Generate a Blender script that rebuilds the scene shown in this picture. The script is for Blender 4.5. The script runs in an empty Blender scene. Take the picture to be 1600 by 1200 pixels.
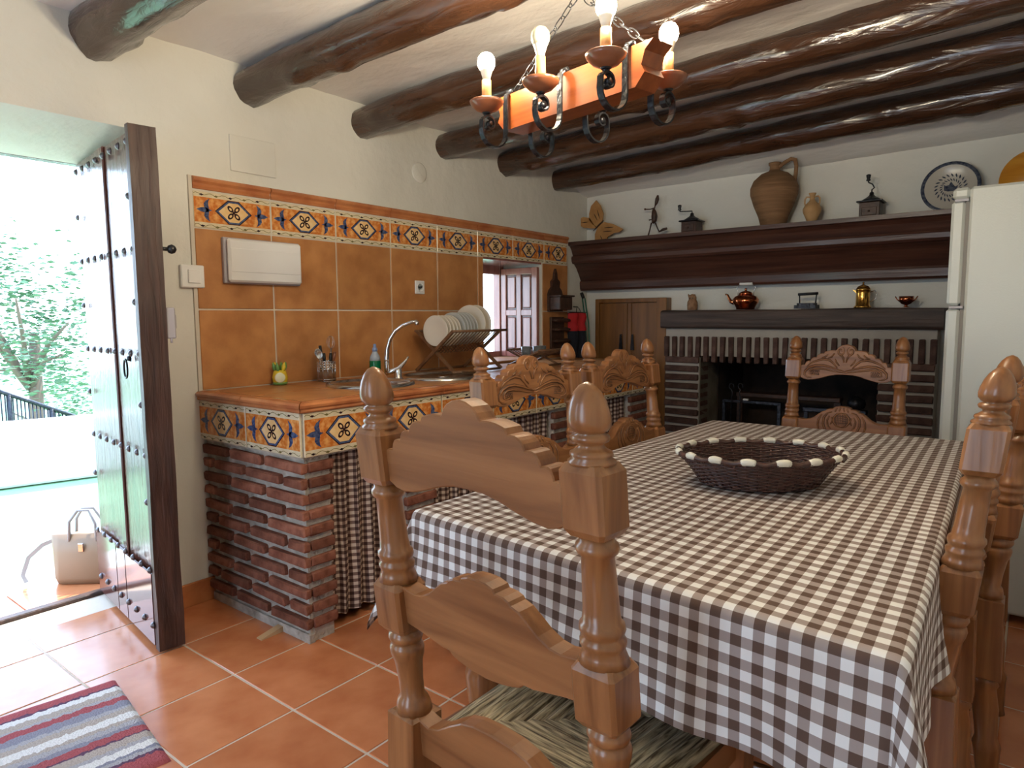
import bpy, bmesh, math, random
from mathutils import Vector, Matrix, noise
R = random.Random(7)
PI = math.pi
SC = bpy.context.scene
COL = SC.collection

# ------------------------------------------------------------------ camera, world, lights, exposure
F, YAW, PITCH, ROLL = 1052.34, -0.661, -0.0984, -0.007
CAM = Vector((2.751, -1.414, 1.1978))
fw = Vector((math.sin(YAW)*math.cos(PITCH), math.cos(YAW)*math.cos(PITCH), math.sin(PITCH)))
_r = fw.cross(Vector((0, 0, 1))).normalized(); _u = _r.cross(fw)
rt = _r*math.cos(ROLL) + _u*math.sin(ROLL); up = -_r*math.sin(ROLL) + _u*math.cos(ROLL)
cd = bpy.data.cameras.new('camera'); cam = bpy.data.objects.new('camera', cd); COL.objects.link(cam)
M = Matrix((rt, up, -fw)).transposed().to_4x4(); M.translation = CAM; cam.matrix_world = M
cd.sensor_width = 36; cd.lens = F/1600*36; cd.clip_start = 0.02; cd.clip_end = 300
SC.camera = cam

def hit(ax, v, px, py):
    d = fw + rt*((px-800)/F) + up*((600-py)/F)
    return CAM + d*((v-CAM[ax])/d[ax])
def PX(v, px, py): return hit(0, v, px, py)
def PY(v, px, py): return hit(1, v, px, py)
def PZ(v, px, py): return hit(2, v, px, py)

SKY = 7.0
w = bpy.data.worlds.new('sky'); SC.world = w; w.use_nodes = True
nt = w.node_tree; bg = nt.nodes['Background']
tc = nt.nodes.new('ShaderNodeTexCoord'); sx = nt.nodes.new('ShaderNodeSeparateXYZ'); cr = nt.nodes.new('ShaderNodeValToRGB')
nt.links.new(tc.outputs['Generated'], sx.inputs[0]); nt.links.new(sx.outputs['Z'], cr.inputs[0]); nt.links.new(cr.outputs[0], bg.inputs[0])
cr.color_ramp.elements[0].position = 0.0; cr.color_ramp.elements[0].color = (0.66, 0.82, 1.0, 1)
cr.color_ramp.elements[1].position = 0.7; cr.color_ramp.elements[1].color = (0.45, 0.66, 1.0, 1)
bg.inputs[1].default_value = SKY
sd = bpy.data.lights.new('sun', 'SUN'); sd.energy = 9; sd.angle = math.radians(1.0); sd.color = (1, 0.95, 0.86)
sun = bpy.data.objects.new('sun', sd); COL.objects.link(sun)
sun.rotation_euler = Vector((0.35, -0.75, -1.25)).to_track_quat('-Z', 'Y').to_euler()
def portal(name, c, size, rot):
    d = bpy.data.lights.new(name, 'AREA'); d.shape = 'RECTANGLE'; d.size, d.size_y = size
    d.cycles.is_portal = True
    o = bpy.data.objects.new(name, d); COL.objects.link(o); o.location = c; o.rotation_euler = rot
portal('portal_door', (-0.46, -0.72, 0.93), (0.9, 1.86), (PI/2, 0, -PI/2))
portal('portal_kitchen_window', (-0.40, 2.14, 1.24), (0.66, 0.66), (PI/2, 0, -PI/2))
portal('portal_rear_window', (0.175, -3.25, 1.12), (0.75, 2.0), (PI/2, 0, 0))
portal('portal_added_window', (2.05, -3.25, 1.12), (0.8, 2.0), (PI/2, 0, 0))  # for the unseen right-hand window, added to give frontal light
vs = SC.view_settings; vs.view_transform = 'Standard'; vs.look = 'None'; vs.gamma = 1; vs.use_curve_mapping = False
vs.exposure = 0.2

# ------------------------------------------------------------------ materials
def new_mat(name):
    m = bpy.data.materials.new(name); m.use_nodes = True
    return m, m.node_tree, m.node_tree.nodes['Principled BSDF']
def sock(nt, v):
    return v
def mat(name, col, rough=0.5, metal=0.0, col2=None, scale=(8, 8, 8), detail=4, bump=0.0, bscale=None, spec=None, coat=0, lo=0.35, hi=0.65, coord='Object', alpha=None, emis=None, estr=0, dist=0.0):
    m, nt, b = new_mat(name)
    N, L = nt.nodes, nt.links
    b.inputs['Roughness'].default_value = rough; b.inputs['Metallic'].default_value = metal
    b.inputs['Base Color'].default_value = (*col, 1)
    if spec is not None: b.inputs['Specular IOR Level'].default_value = spec
    if coat: b.inputs['Coat Weight'].default_value = coat; b.inputs['Coat Roughness'].default_value = 0.12
    t = N.new('ShaderNodeTexCoord')
    def nz(sc, det):
        mp = N.new('ShaderNodeMapping'); mp.inputs['Scale'].default_value = sc
        L.new(t.outputs[coord], mp.inputs[0]); n = N.new('ShaderNodeTexNoise')
        n.inputs['Scale'].default_value = 1; n.inputs['Detail'].default_value = det; n.inputs['Distortion'].default_value = dist
        L.new(mp.outputs[0], n.inputs['Vector']); return n
    if col2 is not None:
        n = nz(scale, detail); c = N.new('ShaderNodeValToRGB')
        c.color_ramp.elements[0].position = lo; c.color_ramp.elements[0].color = (*col, 1)
        c.color_ramp.elements[1].position = hi; c.color_ramp.elements[1].color = (*col2, 1)
        L.new(n.outputs[0], c.inputs[0]); L.new(c.outputs[0], b.inputs['Base Color'])
    if bump:
        n = nz(bscale or scale, 5); bp = N.new('ShaderNodeBump'); bp.inputs['Strength'].default_value = min(1, bump); bp.inputs['Distance'].default_value = 0.004*max(1, bump)
        L.new(n.outputs[0], bp.inputs['Height']); L.new(bp.outputs[0], b.inputs['Normal'])
    if emis: b.inputs['Emission Color'].default_value = (*emis, 1); b.inputs['Emission Strength'].default_value = estr
    return m
def per_object_tint(m, amt=0.35):
    """brightness differs from piece to piece"""
    nt = m.node_tree; N, L = nt.nodes, nt.links; b = N['Principled BSDF']
    oi = N.new('ShaderNodeObjectInfo'); mr = N.new('ShaderNodeMapRange'); mr.inputs[3].default_value = 1-amt; mr.inputs[4].default_value = 1+amt
    hs = N.new('ShaderNodeHueSaturation'); L.new(oi.outputs['Random'], mr.inputs[0]); L.new(mr.outputs[0], hs.inputs['Value'])
    lk = b.inputs['Base Color'].links
    if lk: L.new(lk[0].from_socket, hs.inputs['Color'])
    else: hs.inputs['Color'].default_value = b.inputs['Base Color'].default_value
    L.new(hs.outputs[0], b.inputs['Base Color']); return m

plaster = mat('plaster', (0.66, 0.65, 0.60), 0.9, col2=(0.72, 0.71, 0.66), scale=(2, 2, 2), bump=2.4, bscale=(9, 9, 9), spec=0.2)
plaster_c = mat('plaster_ceiling', (0.74, 0.72, 0.70), 0.75, col2=(0.80, 0.78, 0.76), scale=(2, 2, 2), bump=3.0, bscale=(5, 9, 5), spec=0.3)
outwall = mat('white_render', (0.85, 0.85, 0.83), 0.9, bump=0.5, bscale=(20, 20, 20))
grout = mat('grout', (0.66, 0.55, 0.44), 0.9, bump=0.3, bscale=(60, 60, 60))
grout_w = mat('grout_light', (0.62, 0.57, 0.49), 0.9, bump=0.3, bscale=(60, 60, 60))
mortar = mat('mortar', (0.38, 0.34, 0.29), 0.95, col2=(0.54, 0.49, 0.43), scale=(22, 22, 22), bump=3.5, bscale=(55, 55, 55), spec=0.1)
terra_floor = per_object_tint(mat('floor_terracotta', (0.50, 0.165, 0.065), 0.20, col2=(0.62, 0.235, 0.10), scale=(7, 7, 7), detail=6, bump=0.12, bscale=(6, 6, 6), spec=0.6), 0.07)
terra_wall = per_object_tint(mat('wall_terracotta', (0.40, 0.165, 0.055), 0.38, col2=(0.54, 0.25, 0.09), scale=(9, 9, 9), detail=6, bump=0.15, bscale=(30, 30, 30)), 0.05)
terra_trim = mat('trim_terracotta', (0.40, 0.13, 0.05), 0.22, col2=(0.56, 0.22, 0.085), scale=(8, 8, 8), spec=0.6)
brick_m = per_object_tint(mat('brick', (0.17, 0.062, 0.040), 0.85, col2=(0.28, 0.115, 0.075), scale=(25, 25, 25), bump=1.2, bscale=(90, 90, 90), spec=0.15), 0.32)
brick_dark = per_object_tint(mat('brick_fireplace', (0.065, 0.036, 0.029), 0.85, col2=(0.105, 0.062, 0.050), scale=(25, 25, 25), bump=1.2, bscale=(90, 90, 90), spec=0.15), 0.25)
glaze_cream = mat('glaze_cream', (0.66, 0.56, 0.38), 0.2, col2=(0.74, 0.66, 0.48), scale=(40, 40, 40))
glaze_orange = mat('glaze_orange', (0.58, 0.17, 0.03), 0.2, col2=(0.80, 0.42, 0.14), scale=(45, 45, 45), detail=3, lo=0.42, hi=0.68)
glaze_yellow = mat('glaze_yellow', (0.78, 0.50, 0.22), 0.2, col2=(0.82, 0.60, 0.32), scale=(40, 40, 40))
glaze_blue = mat('glaze_blue', (0.03, 0.045, 0.13), 0.2, col2=(0.10, 0.14, 0.26), scale=(90, 90, 90))
glaze_dark = mat('glaze_dark', (0.03, 0.012, 0.015), 0.25)
glaze_olive = mat('glaze_olive', (0.18, 0.15, 0.05), 0.25)
PINE1, PINE2 = (0.17, 0.062, 0.019), (0.36, 0.155, 0.055)
pine_v = mat('pine_vertical', PINE1, 0.30, col2=PINE2, scale=(45, 45, 2.5), detail=5, dist=0.4, bump=0.12, bscale=(90, 90, 5), coat=0.25, lo=0.3, hi=0.72)
pine_h = mat('pine_horizontal', PINE1, 0.40, col2=PINE2, scale=(2.2, 30, 30), detail=5, dist=0.6, bump=0.12, bscale=(5, 90, 90), coat=0.08, lo=0.3, hi=0.72)
pine_y = mat('pine_lengthwise', PINE1, 0.30, col2=PINE2, scale=(30, 2.2, 30), detail=5, dist=0.6, coat=0.35, lo=0.3, hi=0.72)
pine_shade = mat('pine_groove_shade', (0.055, 0.018, 0.005), 0.5, col2=(0.09, 0.032, 0.010), scale=(20, 20, 20), coat=0.05)
log_m = mat('varnished_log', (0.036, 0.016, 0.009), 0.19, col2=(0.072, 0.031, 0.016), scale=(2.5, 16, 16), detail=6, dist=1.2, bump=2.6, bscale=(5, 22, 22), coat=0.5)
darkwood = mat('dark_wood', (0.045, 0.017, 0.012), 0.38, col2=(0.085, 0.034, 0.022), scale=(2.5, 40, 40), detail=5, bump=0.5, bscale=(4, 60, 60), coat=0.15)
beamwood = mat('blackened_beam', (0.035, 0.022, 0.018), 0.6, col2=(0.075, 0.048, 0.038), scale=(3, 40, 40), detail=5, bump=1.5, bscale=(4, 60, 60))
doorwood = mat('varnished_door', (0.075, 0.024, 0.018), 0.24, col2=(0.13, 0.045, 0.03), scale=(30, 30, 2.0), detail=5, dist=0.8, bump=1.0, bscale=(40, 40, 9), coat=0.28, spec=0.4)
doorplate = mat('door_kickplate', (0.16, 0.06, 0.05), 0.12, metal=0.3, coat=0.6)
shutterwood = mat('shutter_wood', (0.24, 0.09, 0.075), 0.25, col2=(0.36, 0.15, 0.12), scale=(30, 30, 3), coat=0.9)
cupwood = mat('cupboard_wood', (0.15, 0.060, 0.013), 0.4, col2=(0.23, 0.098, 0.023), scale=(25, 25, 2.5), detail=5, coat=0.2)
oldwood = mat('old_dark_wood', (0.035, 0.016, 0.010), 0.5, col2=(0.07, 0.03, 0.018), scale=(30, 30, 30), bump=0.6, bscale=(60, 60, 60))
iron = mat('wrought_iron', (0.022, 0.023, 0.026), 0.30, metal=0.75, col2=(0.04, 0.042, 0.05), scale=(60, 60, 60), bump=0.8, bscale=(70, 70, 70))
soot = mat('soot', (0.012, 0.009, 0.008), 0.95, col2=(0.045, 0.028, 0.02), scale=(5, 5, 5), bump=1, bscale=(30, 30, 30))
steel = mat('stainless_steel', (0.55, 0.55, 0.54), 0.22, metal=1.0)
chrome = mat('chrome', (0.75, 0.76, 0.78), 0.08, metal=1.0)
copper = mat('copper', (0.60, 0.20, 0.08), 0.16, metal=1.0, col2=(0.45, 0.12, 0.05), scale=(20, 20, 20))
brass = mat('brass', (0.65, 0.36, 0.08), 0.2, metal=1.0)
white_pl = mat('white_plastic', (0.80, 0.80, 0.79), 0.35)
grey_pl = mat('grey_plastic', (0.42, 0.40, 0.44), 0.4)
fridge_m = mat('fridge_enamel', (0.58, 0.60, 0.56), 0.32, bump=0.15, bscale=(160, 160, 160))
gasket = mat('fridge_gasket', (0.22, 0.20, 0.18), 0.6)
china = mat('white_china', (0.74, 0.70, 0.62), 0.15)
china_b = mat('bluish_china', (0.50, 0.52, 0.52), 0.15)
clay = mat('jar_clay', (0.17, 0.085, 0.036), 0.8, col2=(0.26, 0.14, 0.065), scale=(4, 4, 45), bump=0.8, bscale=(6, 6, 90))
clay2 = mat('jug_clay', (0.42, 0.24, 0.10), 0.7, col2=(0.52, 0.32, 0.15), scale=(12, 12, 12))
straw = mat('butterfly_wood', (0.38, 0.18, 0.055), 0.6, col2=(0.46, 0.24, 0.08), scale=(20, 20, 20))
blackm = mat('black_plastic', (0.012, 0.012, 0.013), 0.35)
redcloth = mat('red_cloth', (0.50, 0.015, 0.02), 0.8)
darkcloth = mat('dark_cloth', (0.012, 0.014, 0.025), 0.9, bump=1, bscale=(60, 60, 6))
greenp = mat('green_rod', (0.01, 0.13, 0.08), 0.4)
rackwood = mat('rack_wood', (0.13, 0.06, 0.028), 0.5, col2=(0.22, 0.11, 0.05), scale=(30, 30, 30))
orangewood = mat('orange_wood', (0.62, 0.24, 0.02), 0.35, col2=(0.80, 0.37, 0.04), scale=(2.5, 2.5, 22), dist=0.7)
bag_m = mat('bag_leather', (0.27, 0.17, 0.10), 0.5)
bag_d = mat('bag_strap', (0.30, 0.29, 0.30), 0.5)
grass_m = mat('lawn', (0.20, 0.36, 0.20), 0.95, col2=(0.27, 0.45, 0.27), scale=(4, 4, 4), bump=1, bscale=(60, 60, 60))
paving = mat('pale_paving', (0.60, 0.62, 0.56), 0.8, col2=(0.70, 0.72, 0.66), scale=(3, 3, 3))
leaf_m = per_object_tint(mat('leaves', (0.050, 0.13, 0.055), 0.6, col2=(0.10, 0.20, 0.09), scale=(3, 3, 3)), 0.2)
bark_m = mat('bark', (0.12, 0.09, 0.06), 0.9)
wax = mat('candle_sleeve', (0.66, 0.42, 0.17), 0.45, col2=(0.50, 0.28, 0.09), scale=(120, 120, 18))
lampwood = mat('lamp_wood', (0.19, 0.042, 0.009), 0.35, col2=(0.30, 0.075, 0.017), scale=(3, 40, 40), detail=5, coat=0.2)
dishwood = mat('dish_wood', (0.20, 0.062, 0.025), 0.3, col2=(0.28, 0.095, 0.04), scale=(15, 15, 15), coat=0.4)
bulb_on = mat('bulb_lit', (1, 0.95, 0.8), 0.3, emis=(1.0, 0.85, 0.60), estr=820)
bulb_off = mat('bulb_unlit', (0.80, 0.72, 0.48), 0.3)
bulb_base = mat('bulb_collar', (0.80, 0.77, 0.66), 0.4)
yellow_f = mat('yellow_ceramic', (0.75, 0.55, 0.04), 0.25)
green_f = mat('green_ceramic', (0.16, 0.33, 0.08), 0.3)
cream_f = mat('cream_ceramic', (0.80, 0.78, 0.52), 0.25)
soapgreen = mat('green_soap', (0.0, 0.16, 0.06), 0.1)
clearp = mat('clear_plastic', (0.42, 0.48, 0.55), 0.15)
bluecap = mat('blue_cap', (0.20, 0.28, 0.50), 0.3)
wick = mat('wicker', (0.045, 0.017, 0.014), 0.32, col2=(0.09, 0.035, 0.025), scale=(60, 60, 60), coat=0.3)
wick_w = mat('white_wicker', (0.80, 0.77, 0.66), 0.4)
hessian = mat('figurine_brown', (0.20, 0.10, 0.045), 0.7, col2=(0.30, 0.16, 0.08), scale=(50, 50, 50))
platewht = mat('plate_glaze', (0.50, 0.46, 0.40), 0.25)
plateblue = mat('plate_blue', (0.02, 0.028, 0.06), 0.25, col2=(0.10, 0.11, 0.14), scale=(70, 70, 70))
ragw = mat('cloth_grey', (0.5, 0.5, 0.5), 0.8)

def glass_mat():
    m = bpy.data.materials.new('window_glass'); m.use_nodes = True; nt = m.node_tree; nt.nodes.clear()
    o = nt.nodes.new('ShaderNodeOutputMaterial'); mx = nt.nodes.new('ShaderNodeMixShader'); t = nt.nodes.new('ShaderNodeBsdfTransparent'); g = nt.nodes.new('ShaderNodeBsdfGlossy')
    g.inputs['Roughness'].default_value = 0.02; mx.inputs[0].default_value = 0.07
    nt.links.new(t.outputs[0], mx.inputs[1]); nt.links.new(g.outputs[0], mx.inputs[2]); nt.links.new(mx.outputs[0], o.inputs[0]); return m
glass = glass_mat()
def gingham(name, period, c0, c1, c2):
    m, nt, b = new_mat(name); N, L = nt.nodes, nt.links
    b.inputs['Roughness'].default_value = 0.75; b.inputs['Specular IOR Level'].default_value = 0.25
    uv = N.new('ShaderNodeUVMap'); uv.uv_map = 'UVMap'; sp = N.new('ShaderNodeSeparateXYZ'); L.new(uv.outputs[0], sp.inputs[0])
    outs = []
    for ax in 'XY':
        d = N.new('ShaderNodeMath'); d.operation = 'DIVIDE'; d.inputs[1].default_value = period; L.new(sp.outputs[ax], d.inputs[0])
        f = N.new('ShaderNodeMath'); f.operation = 'FRACT'; L.new(d.outputs[0], f.inputs[0])
        g = N.new('ShaderNodeMath'); g.operation = 'GREATER_THAN'; g.inputs[1].default_value = 0.5; L.new(f.outputs[0], g.inputs[0]); outs.append(g)
    a = N.new('ShaderNodeMath'); a.operation = 'ADD'; L.new(outs[0].outputs[0], a.inputs[0]); L.new(outs[1].outputs[0], a.inputs[1])
    h = N.new('ShaderNodeMath'); h.operation = 'MULTIPLY'; h.inputs[1].default_value = 0.5; L.new(a.outputs[0], h.inputs[0])
    c = N.new('ShaderNodeValToRGB'); c.color_ramp.interpolation = 'CONSTANT'
    e = c.color_ramp.elements; e[0].position = 0; e[0].color = (*c0, 1); e[1].position = 0.25; e[1].color = (*c1, 1); e3 = e.new(0.75); e3.color = (*c2, 1)
    L.new(h.outputs[0], c.inputs[0]); L.new(c.outputs[0], b.inputs['Base Color'])
    return m
ging_t = gingham('tablecloth_gingham', 0.0337, (0.76, 0.75, 0.74), (0.34, 0.28, 0.26), (0.105, 0.062, 0.046))
ging_c = gingham('curtain_gingham', 0.026, (0.62, 0.52, 0.44), (0.20, 0.13, 0.11), (0.05, 0.025, 0.022))
def rush_mat():
    m, nt, b = new_mat('rush_weave'); N, L = nt.nodes, nt.links
    uv = N.new('ShaderNodeUVMap'); uv.uv_map = 'UVMap'; mp = N.new('ShaderNodeMapping'); mp.inputs['Scale'].default_value = (14, 230, 1)
    L.new(uv.outputs[0], mp.inputs[0]); n = N.new('ShaderNodeTexNoise'); n.inputs['Scale'].default_value = 1; n.inputs['Detail'].default_value = 4; n.inputs['Distortion'].default_value = 0.6
    L.new(mp.outputs[0], n.inputs['Vector']); c = N.new('ShaderNodeValToRGB')
    c.color_ramp.elements[0].position = 0.36; c.color_ramp.elements[0].color = (0.075, 0.05, 0.022, 1)
    c.color_ramp.elements[1].position = 0.68; c.color_ramp.elements[1].color = (0.66, 0.56, 0.36, 1)
    L.new(n.outputs[0], c.inputs[0]); L.new(c.outputs[0], b.inputs['Base Color']); b.inputs['Roughness'].default_value = 0.6
    bp = N.new('ShaderNodeBump'); bp.inputs['Strength'].default_value = 0.9; bp.inputs['Distance'].default_value = 0.006
    L.new(n.outputs[0], bp.inputs['Height']); L.new(bp.outputs[0], b.inputs['Normal']); return m
rush = rush_mat()
def rug_mat():
    m, nt, b = new_mat('rug_stripes'); N, L = nt.nodes, nt.links
    uv = N.new('ShaderNodeUVMap'); uv.uv_map = 'UVMap'; sp = N.new('ShaderNodeSeparateXYZ'); L.new(uv.outputs[0], sp.inputs[0])
    nz = N.new('ShaderNodeTexNoise'); nz.inputs['Scale'].default_value = 34; nz.inputs['Detail'].default_value = 2; L.new(uv.outputs[0], nz.inputs['Vector'])
    ma = N.new('ShaderNodeMath'); ma.operation = 'MULTIPLY_ADD'; ma.inputs[1].default_value = 0.05; L.new(nz.outputs[0], ma.inputs[0]); L.new(sp.outputs['X'], ma.inputs[2])
    c = N.new('ShaderNodeValToRGB'); c.color_ramp.interpolation = 'CONSTANT'
    red, dk, wh, be, gr, bl = (0.40, 0.10, 0.11), (0.13, 0.07, 0.12), (0.78, 0.76, 0.73), (0.46, 0.39, 0.34), (0.42, 0.40, 0.42), (0.27, 0.27, 0.33)
    st = [(0, red), (.105, dk), (.125, wh), (.17, be), (.22, gr), (.245, red), (.30, bl), (.36, gr), (.39, be), (.44, wh), (.50, be), (.53, gr), (.57, bl), (.60, red), (.655, dk), (.67, be), (.73, gr), (.76, wh), (.81, bl), (.83, gr), (.86, dk), (.88, red)]
    e = c.color_ramp.elements; e[0].color = (*st[0][1], 1); e[0].position = 0; e[1].position = st[1][0]; e[1].color = (*st[1][1], 1)
    for p, q in st[2:]: x = e.new(p); x.color = (*q, 1)
    L.new(ma.outputs[0], c.inputs[0]); L.new(c.outputs[0], b.inputs['Base Color']); b.inputs['Roughness'].default_value = 0.95; b.inputs['Specular IOR Level'].default_value = 0.1
    n2 = N.new('ShaderNodeTexNoise'); n2.inputs['Scale'].default_value = 90; L.new(uv.outputs[0], n2.inputs['Vector'])
    bp = N.new('ShaderNodeBump'); bp.inputs['Strength'].default_value = 0.8; bp.inputs['Distance'].default_value = 0.006; L.new(n2.outputs[0], bp.inputs['Height']); L.new(bp.outputs[0], b.inputs['Normal'])
    return m
rug_m = rug_mat()

# ------------------------------------------------------------------ mesh helpers
class MB:
    def __init__(s): s.v = []; s.f = []; s.mi = []; s.uv = {}; s.m = 0; s.sm = []; s.smooth = False
    def add(s, vs, fs, T=None):
        o = len(s.v)
        for p in vs:
            p = Vector(p); s.v.append(T @ p if T else p)
        for f in fs: s.f.append([i+o for i in f]); s.mi.append(s.m); s.sm.append(s.smooth)
        return s
    def box(s, c, d, T=None, bev=0.0, jit=0.0):
        x, y, z = d[0]/2, d[1]/2, d[2]/2; c = Vector(c)
        if bev <= 0:
            vs = [c+Vector((a*x, b*y, e*z)) for a in (-1, 1) for b in (-1, 1) for e in (-1, 1)]
            return s.add(vs, [(0, 1, 3, 2), (4, 6, 7, 5), (0, 4, 5, 1), (2, 3, 7, 6), (0, 2, 6, 4), (1, 5, 7, 3)], T)
        b_ = min(bev, x*.9, y*.9, z*.9); bm = bmesh.new(); bmesh.ops.create_cube(bm, size=1)
        for v in bm.verts: v.co = Vector((v.co.x*d[0], v.co.y*d[1], v.co.z*d[2]))
        bmesh.ops.bevel(bm, geom=bm.edges[:], offset=b_, segments=1, affect='EDGES', profile=0.5)
        vs = [c+v.co+Vector((R.uniform(-jit, jit), R.uniform(-jit, jit), R.uniform(-jit, jit))) for v in bm.verts]; fs = [[v.index for v in f.verts] for f in bm.faces]; bm.free()
        return s.add(vs, fs, T)
    def b2(s, lo, hi, bev=0.0, T=None, jit=0):
        lo, hi = Vector(lo), Vector(hi); return s.box((lo+hi)/2, hi-lo, T, bev, jit)
    def lathe(s, prof, n=20, T=None, smooth=True, cap=True, sx=1, sy=1):
        o = len(s.v); k = len(prof); sm = s.smooth; s.smooth = smooth
        vs = [(r*math.cos(2*PI*i/n)*sx, r*math.sin(2*PI*i/n)*sy, z) for (r, z) in prof for i in range(n)]
        fs = [(j*n+i, j*n+(i+1) % n, (j+1)*n+(i+1) % n, (j+1)*n+i) for j in range(k-1) for i in range(n)]
        if prof[0][1] > prof[-1][1]: fs = [f[::-1] for f in fs]
        if cap:
            a, b = tuple(range(n)), tuple(range((k-1)*n, k*n))
            if prof[0][1] < prof[-1][1]: fs += [a[::-1], b]
            else: fs += [a, b[::-1]]
        s.add(vs, fs, T); s.smooth = sm; return s
    def tube(s, pts, r, n=8, closed=False, T=None, smooth=True, flat=None, upv=None):
        """flat=(w,t): a strip of that width and thickness instead of a round section"""
        P = [Vector(p) for p in pts]; k = len(P); sm = s.smooth; s.smooth = smooth and not flat
        rr = r if isinstance(r, (list, tuple)) else [r]*k
        vs = []; N_ = None
        for i in range(k):
            if closed: t = P[(i+1) % k]-P[i-1]
            else: t = P[min(i+1, k-1)]-P[max(i-1, 0)]
            if t.length < 1e-9: t = Vector((0, 0, 1))
            t.normalize()
            if upv is not None: a = (Vector(upv)-t*t.dot(Vector(upv)))
            elif N_ is None:
                h = Vector((0, 0, 1)) if abs(t.z) < .9 else Vector((1, 0, 0)); a = h-t*t.dot(h)
            else: a = N_-t*t.dot(N_)
            a.normalize(); N_ = a; b = t.cross(a)
            if flat:
                for (p, q) in ((-1, -1), (1, -1), (1, 1), (-1, 1)): vs.append(P[i]+a*p*flat[0]/2+b*q*flat[1]/2)
            else:
                for j in range(n): vs.append(P[i]+a*math.cos(2*PI*j/n)*rr[i]+b*math.sin(2*PI*j/n)*rr[i])
        m = 4 if flat else n
        fs = [(i*m+j, i*m+(j+1) % m, ((i+1) % k)*m+(j+1) % m, ((i+1) % k)*m+j) for i in range(k if closed else k-1) for j in range(m)]
        if not closed: fs += [tuple(range(m))[::-1], tuple(range((k-1)*m, k*m))]
        s.add(vs, fs, T); s.smooth = sm; return s
    def prism(s, poly, d0, d1, plane='xz', T=None):
        """2-D outline pushed through from d0 to d1; plane names the two outline axes"""
        def mk(a, b, d): return {'xz': (a, d, b), 'yz': (d, a, b), 'xy': (a, b, d)}[plane]
        n = len(poly); vs = [mk(a, b, d0) for a, b in poly]+[mk(a, b, d1) for a, b in poly]
        area = sum(poly[i][0]*poly[(i+1) % n][1]-poly[(i+1) % n][0]*poly[i][1] for i in range(n))
        flip = (area > 0) == (plane != 'xz'); flip = flip == (d1 > d0)
        fs = [tuple(range(n)), tuple(range(2*n-1, n-1, -1))]+[(i, i+n, (i+1) % n+n, (i+1) % n) for i in range(n)]
        if flip: fs = [f[::-1] for f in fs]
        fs = [f[::-1] for f in fs] if False else fs
        return s.add(vs, fs, T)
    def grid(s, fn, nu, nv, uvfn=None, T=None, smooth=True, flip=False):
        o = len(s.v); sm = s.smooth; s.smooth = smooth
        vs = [fn(i/nu, j/nv) for j in range(nv+1) for i in range(nu+1)]
        fs = [(j*(nu+1)+i, j*(nu+1)+i+1, (j+1)*(nu+1)+i+1, (j+1)*(nu+1)+i) for j in range(nv) for i in range(nu)]
        if flip: fs = [f[::-1] for f in fs]
        s.add(vs, fs, T); s.smooth = sm
        if uvfn:
            for j in range(nv+1):
                for i in range(nu+1): s.uv[o+j*(nu+1)+i] = uvfn(i/nu, j/nv)
        return s
    def mesh(s, name, mats):
        me = bpy.data.meshes.new(name); me.from_pydata([tuple(v) for v in s.v], [], s.f)
        for m in (mats if isinstance(mats, (list, tuple)) else [mats]): me.materials.append(m)
        me.polygons.foreach_set('material_index', s.mi); me.polygons.foreach_set('use_smooth', s.sm)
        if s.uv:
            ul = me.uv_layers.new(name='UVMap')
            for l in me.loops: ul.data[l.index].uv = s.uv.get(l.vertex_index, (0, 0))
        me.update()
        bm = bmesh.new(); bm.from_mesh(me); bmesh.ops.recalc_face_normals(bm, faces=bm.faces); bm.to_mesh(me); bm.free()
        return me
    def build(s, name, mats, parent=None, world=True, loc=None):
        """vertices are in world space; a parented part is shifted by its (unrotated) parent's position"""
        o = bpy.data.objects.new(name, s.mesh(name, mats)); COL.objects.link(o)
        if parent:
            o.parent = parent
            if world: o.location = -wloc(parent)
        if loc is not None: o.location = loc
        return o
def wloc(o):
    v = Vector(o.location)
    while o.parent: o = o.parent; v = v + o.location
    return v
def tag(o, label=None, cat=None, group=None, kind=None):
    if label: o['label'] = label
    if cat: o['category'] = cat
    if group: o['group'] = group
    if kind: o['kind'] = kind
    return o
def thing(name, label, cat, loc=(0, 0, 0), rz=0, group=None):
    o = bpy.data.objects.new(name, None); COL.objects.link(o); o.location = loc; o.rotation_euler = (0, 0, rz); o.empty_display_size = 0.05
    return tag(o, label, cat, group)
def inst(me, name, parent, loc=(0, 0, 0), rot=(0, 0, 0), scale=(1, 1, 1), world=True):
    o = bpy.data.objects.new(name, me); COL.objects.link(o)
    o.location = Vector(loc) - (wloc(parent) if (parent and world) else Vector()); o.rotation_euler = rot; o.scale = scale
    if parent: o.parent = parent
    return o
def copy_tree(o, parent=None):
    c = o.copy(); COL.objects.link(c); c.parent = parent
    for ch in list(o.children): copy_tree(ch, c)
    return c
def TR(loc=(0, 0, 0), rx=0, ry=0, rz=0):
    return Matrix.Translation(loc) @ Matrix.Rotation(rz, 4, 'Z') @ Matrix.Rotation(ry, 4, 'Y') @ Matrix.Rotation(rx, 4, 'X')
def struct(mb, name, mats): return tag(mb.build(name, mats), kind='structure')
def origin_to(o, p):
    """move a mesh object's origin to world point p, keeping its shape in place"""
    p = Vector(p)-Vector(o.location); o.data.transform(Matrix.Translation(-p)); o.location = Vector(o.location)+p; return o
def sstep(a, b, x): t = max(0, min(1, (x-a)/(b-a))); return t*t*(3-2*t)

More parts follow.
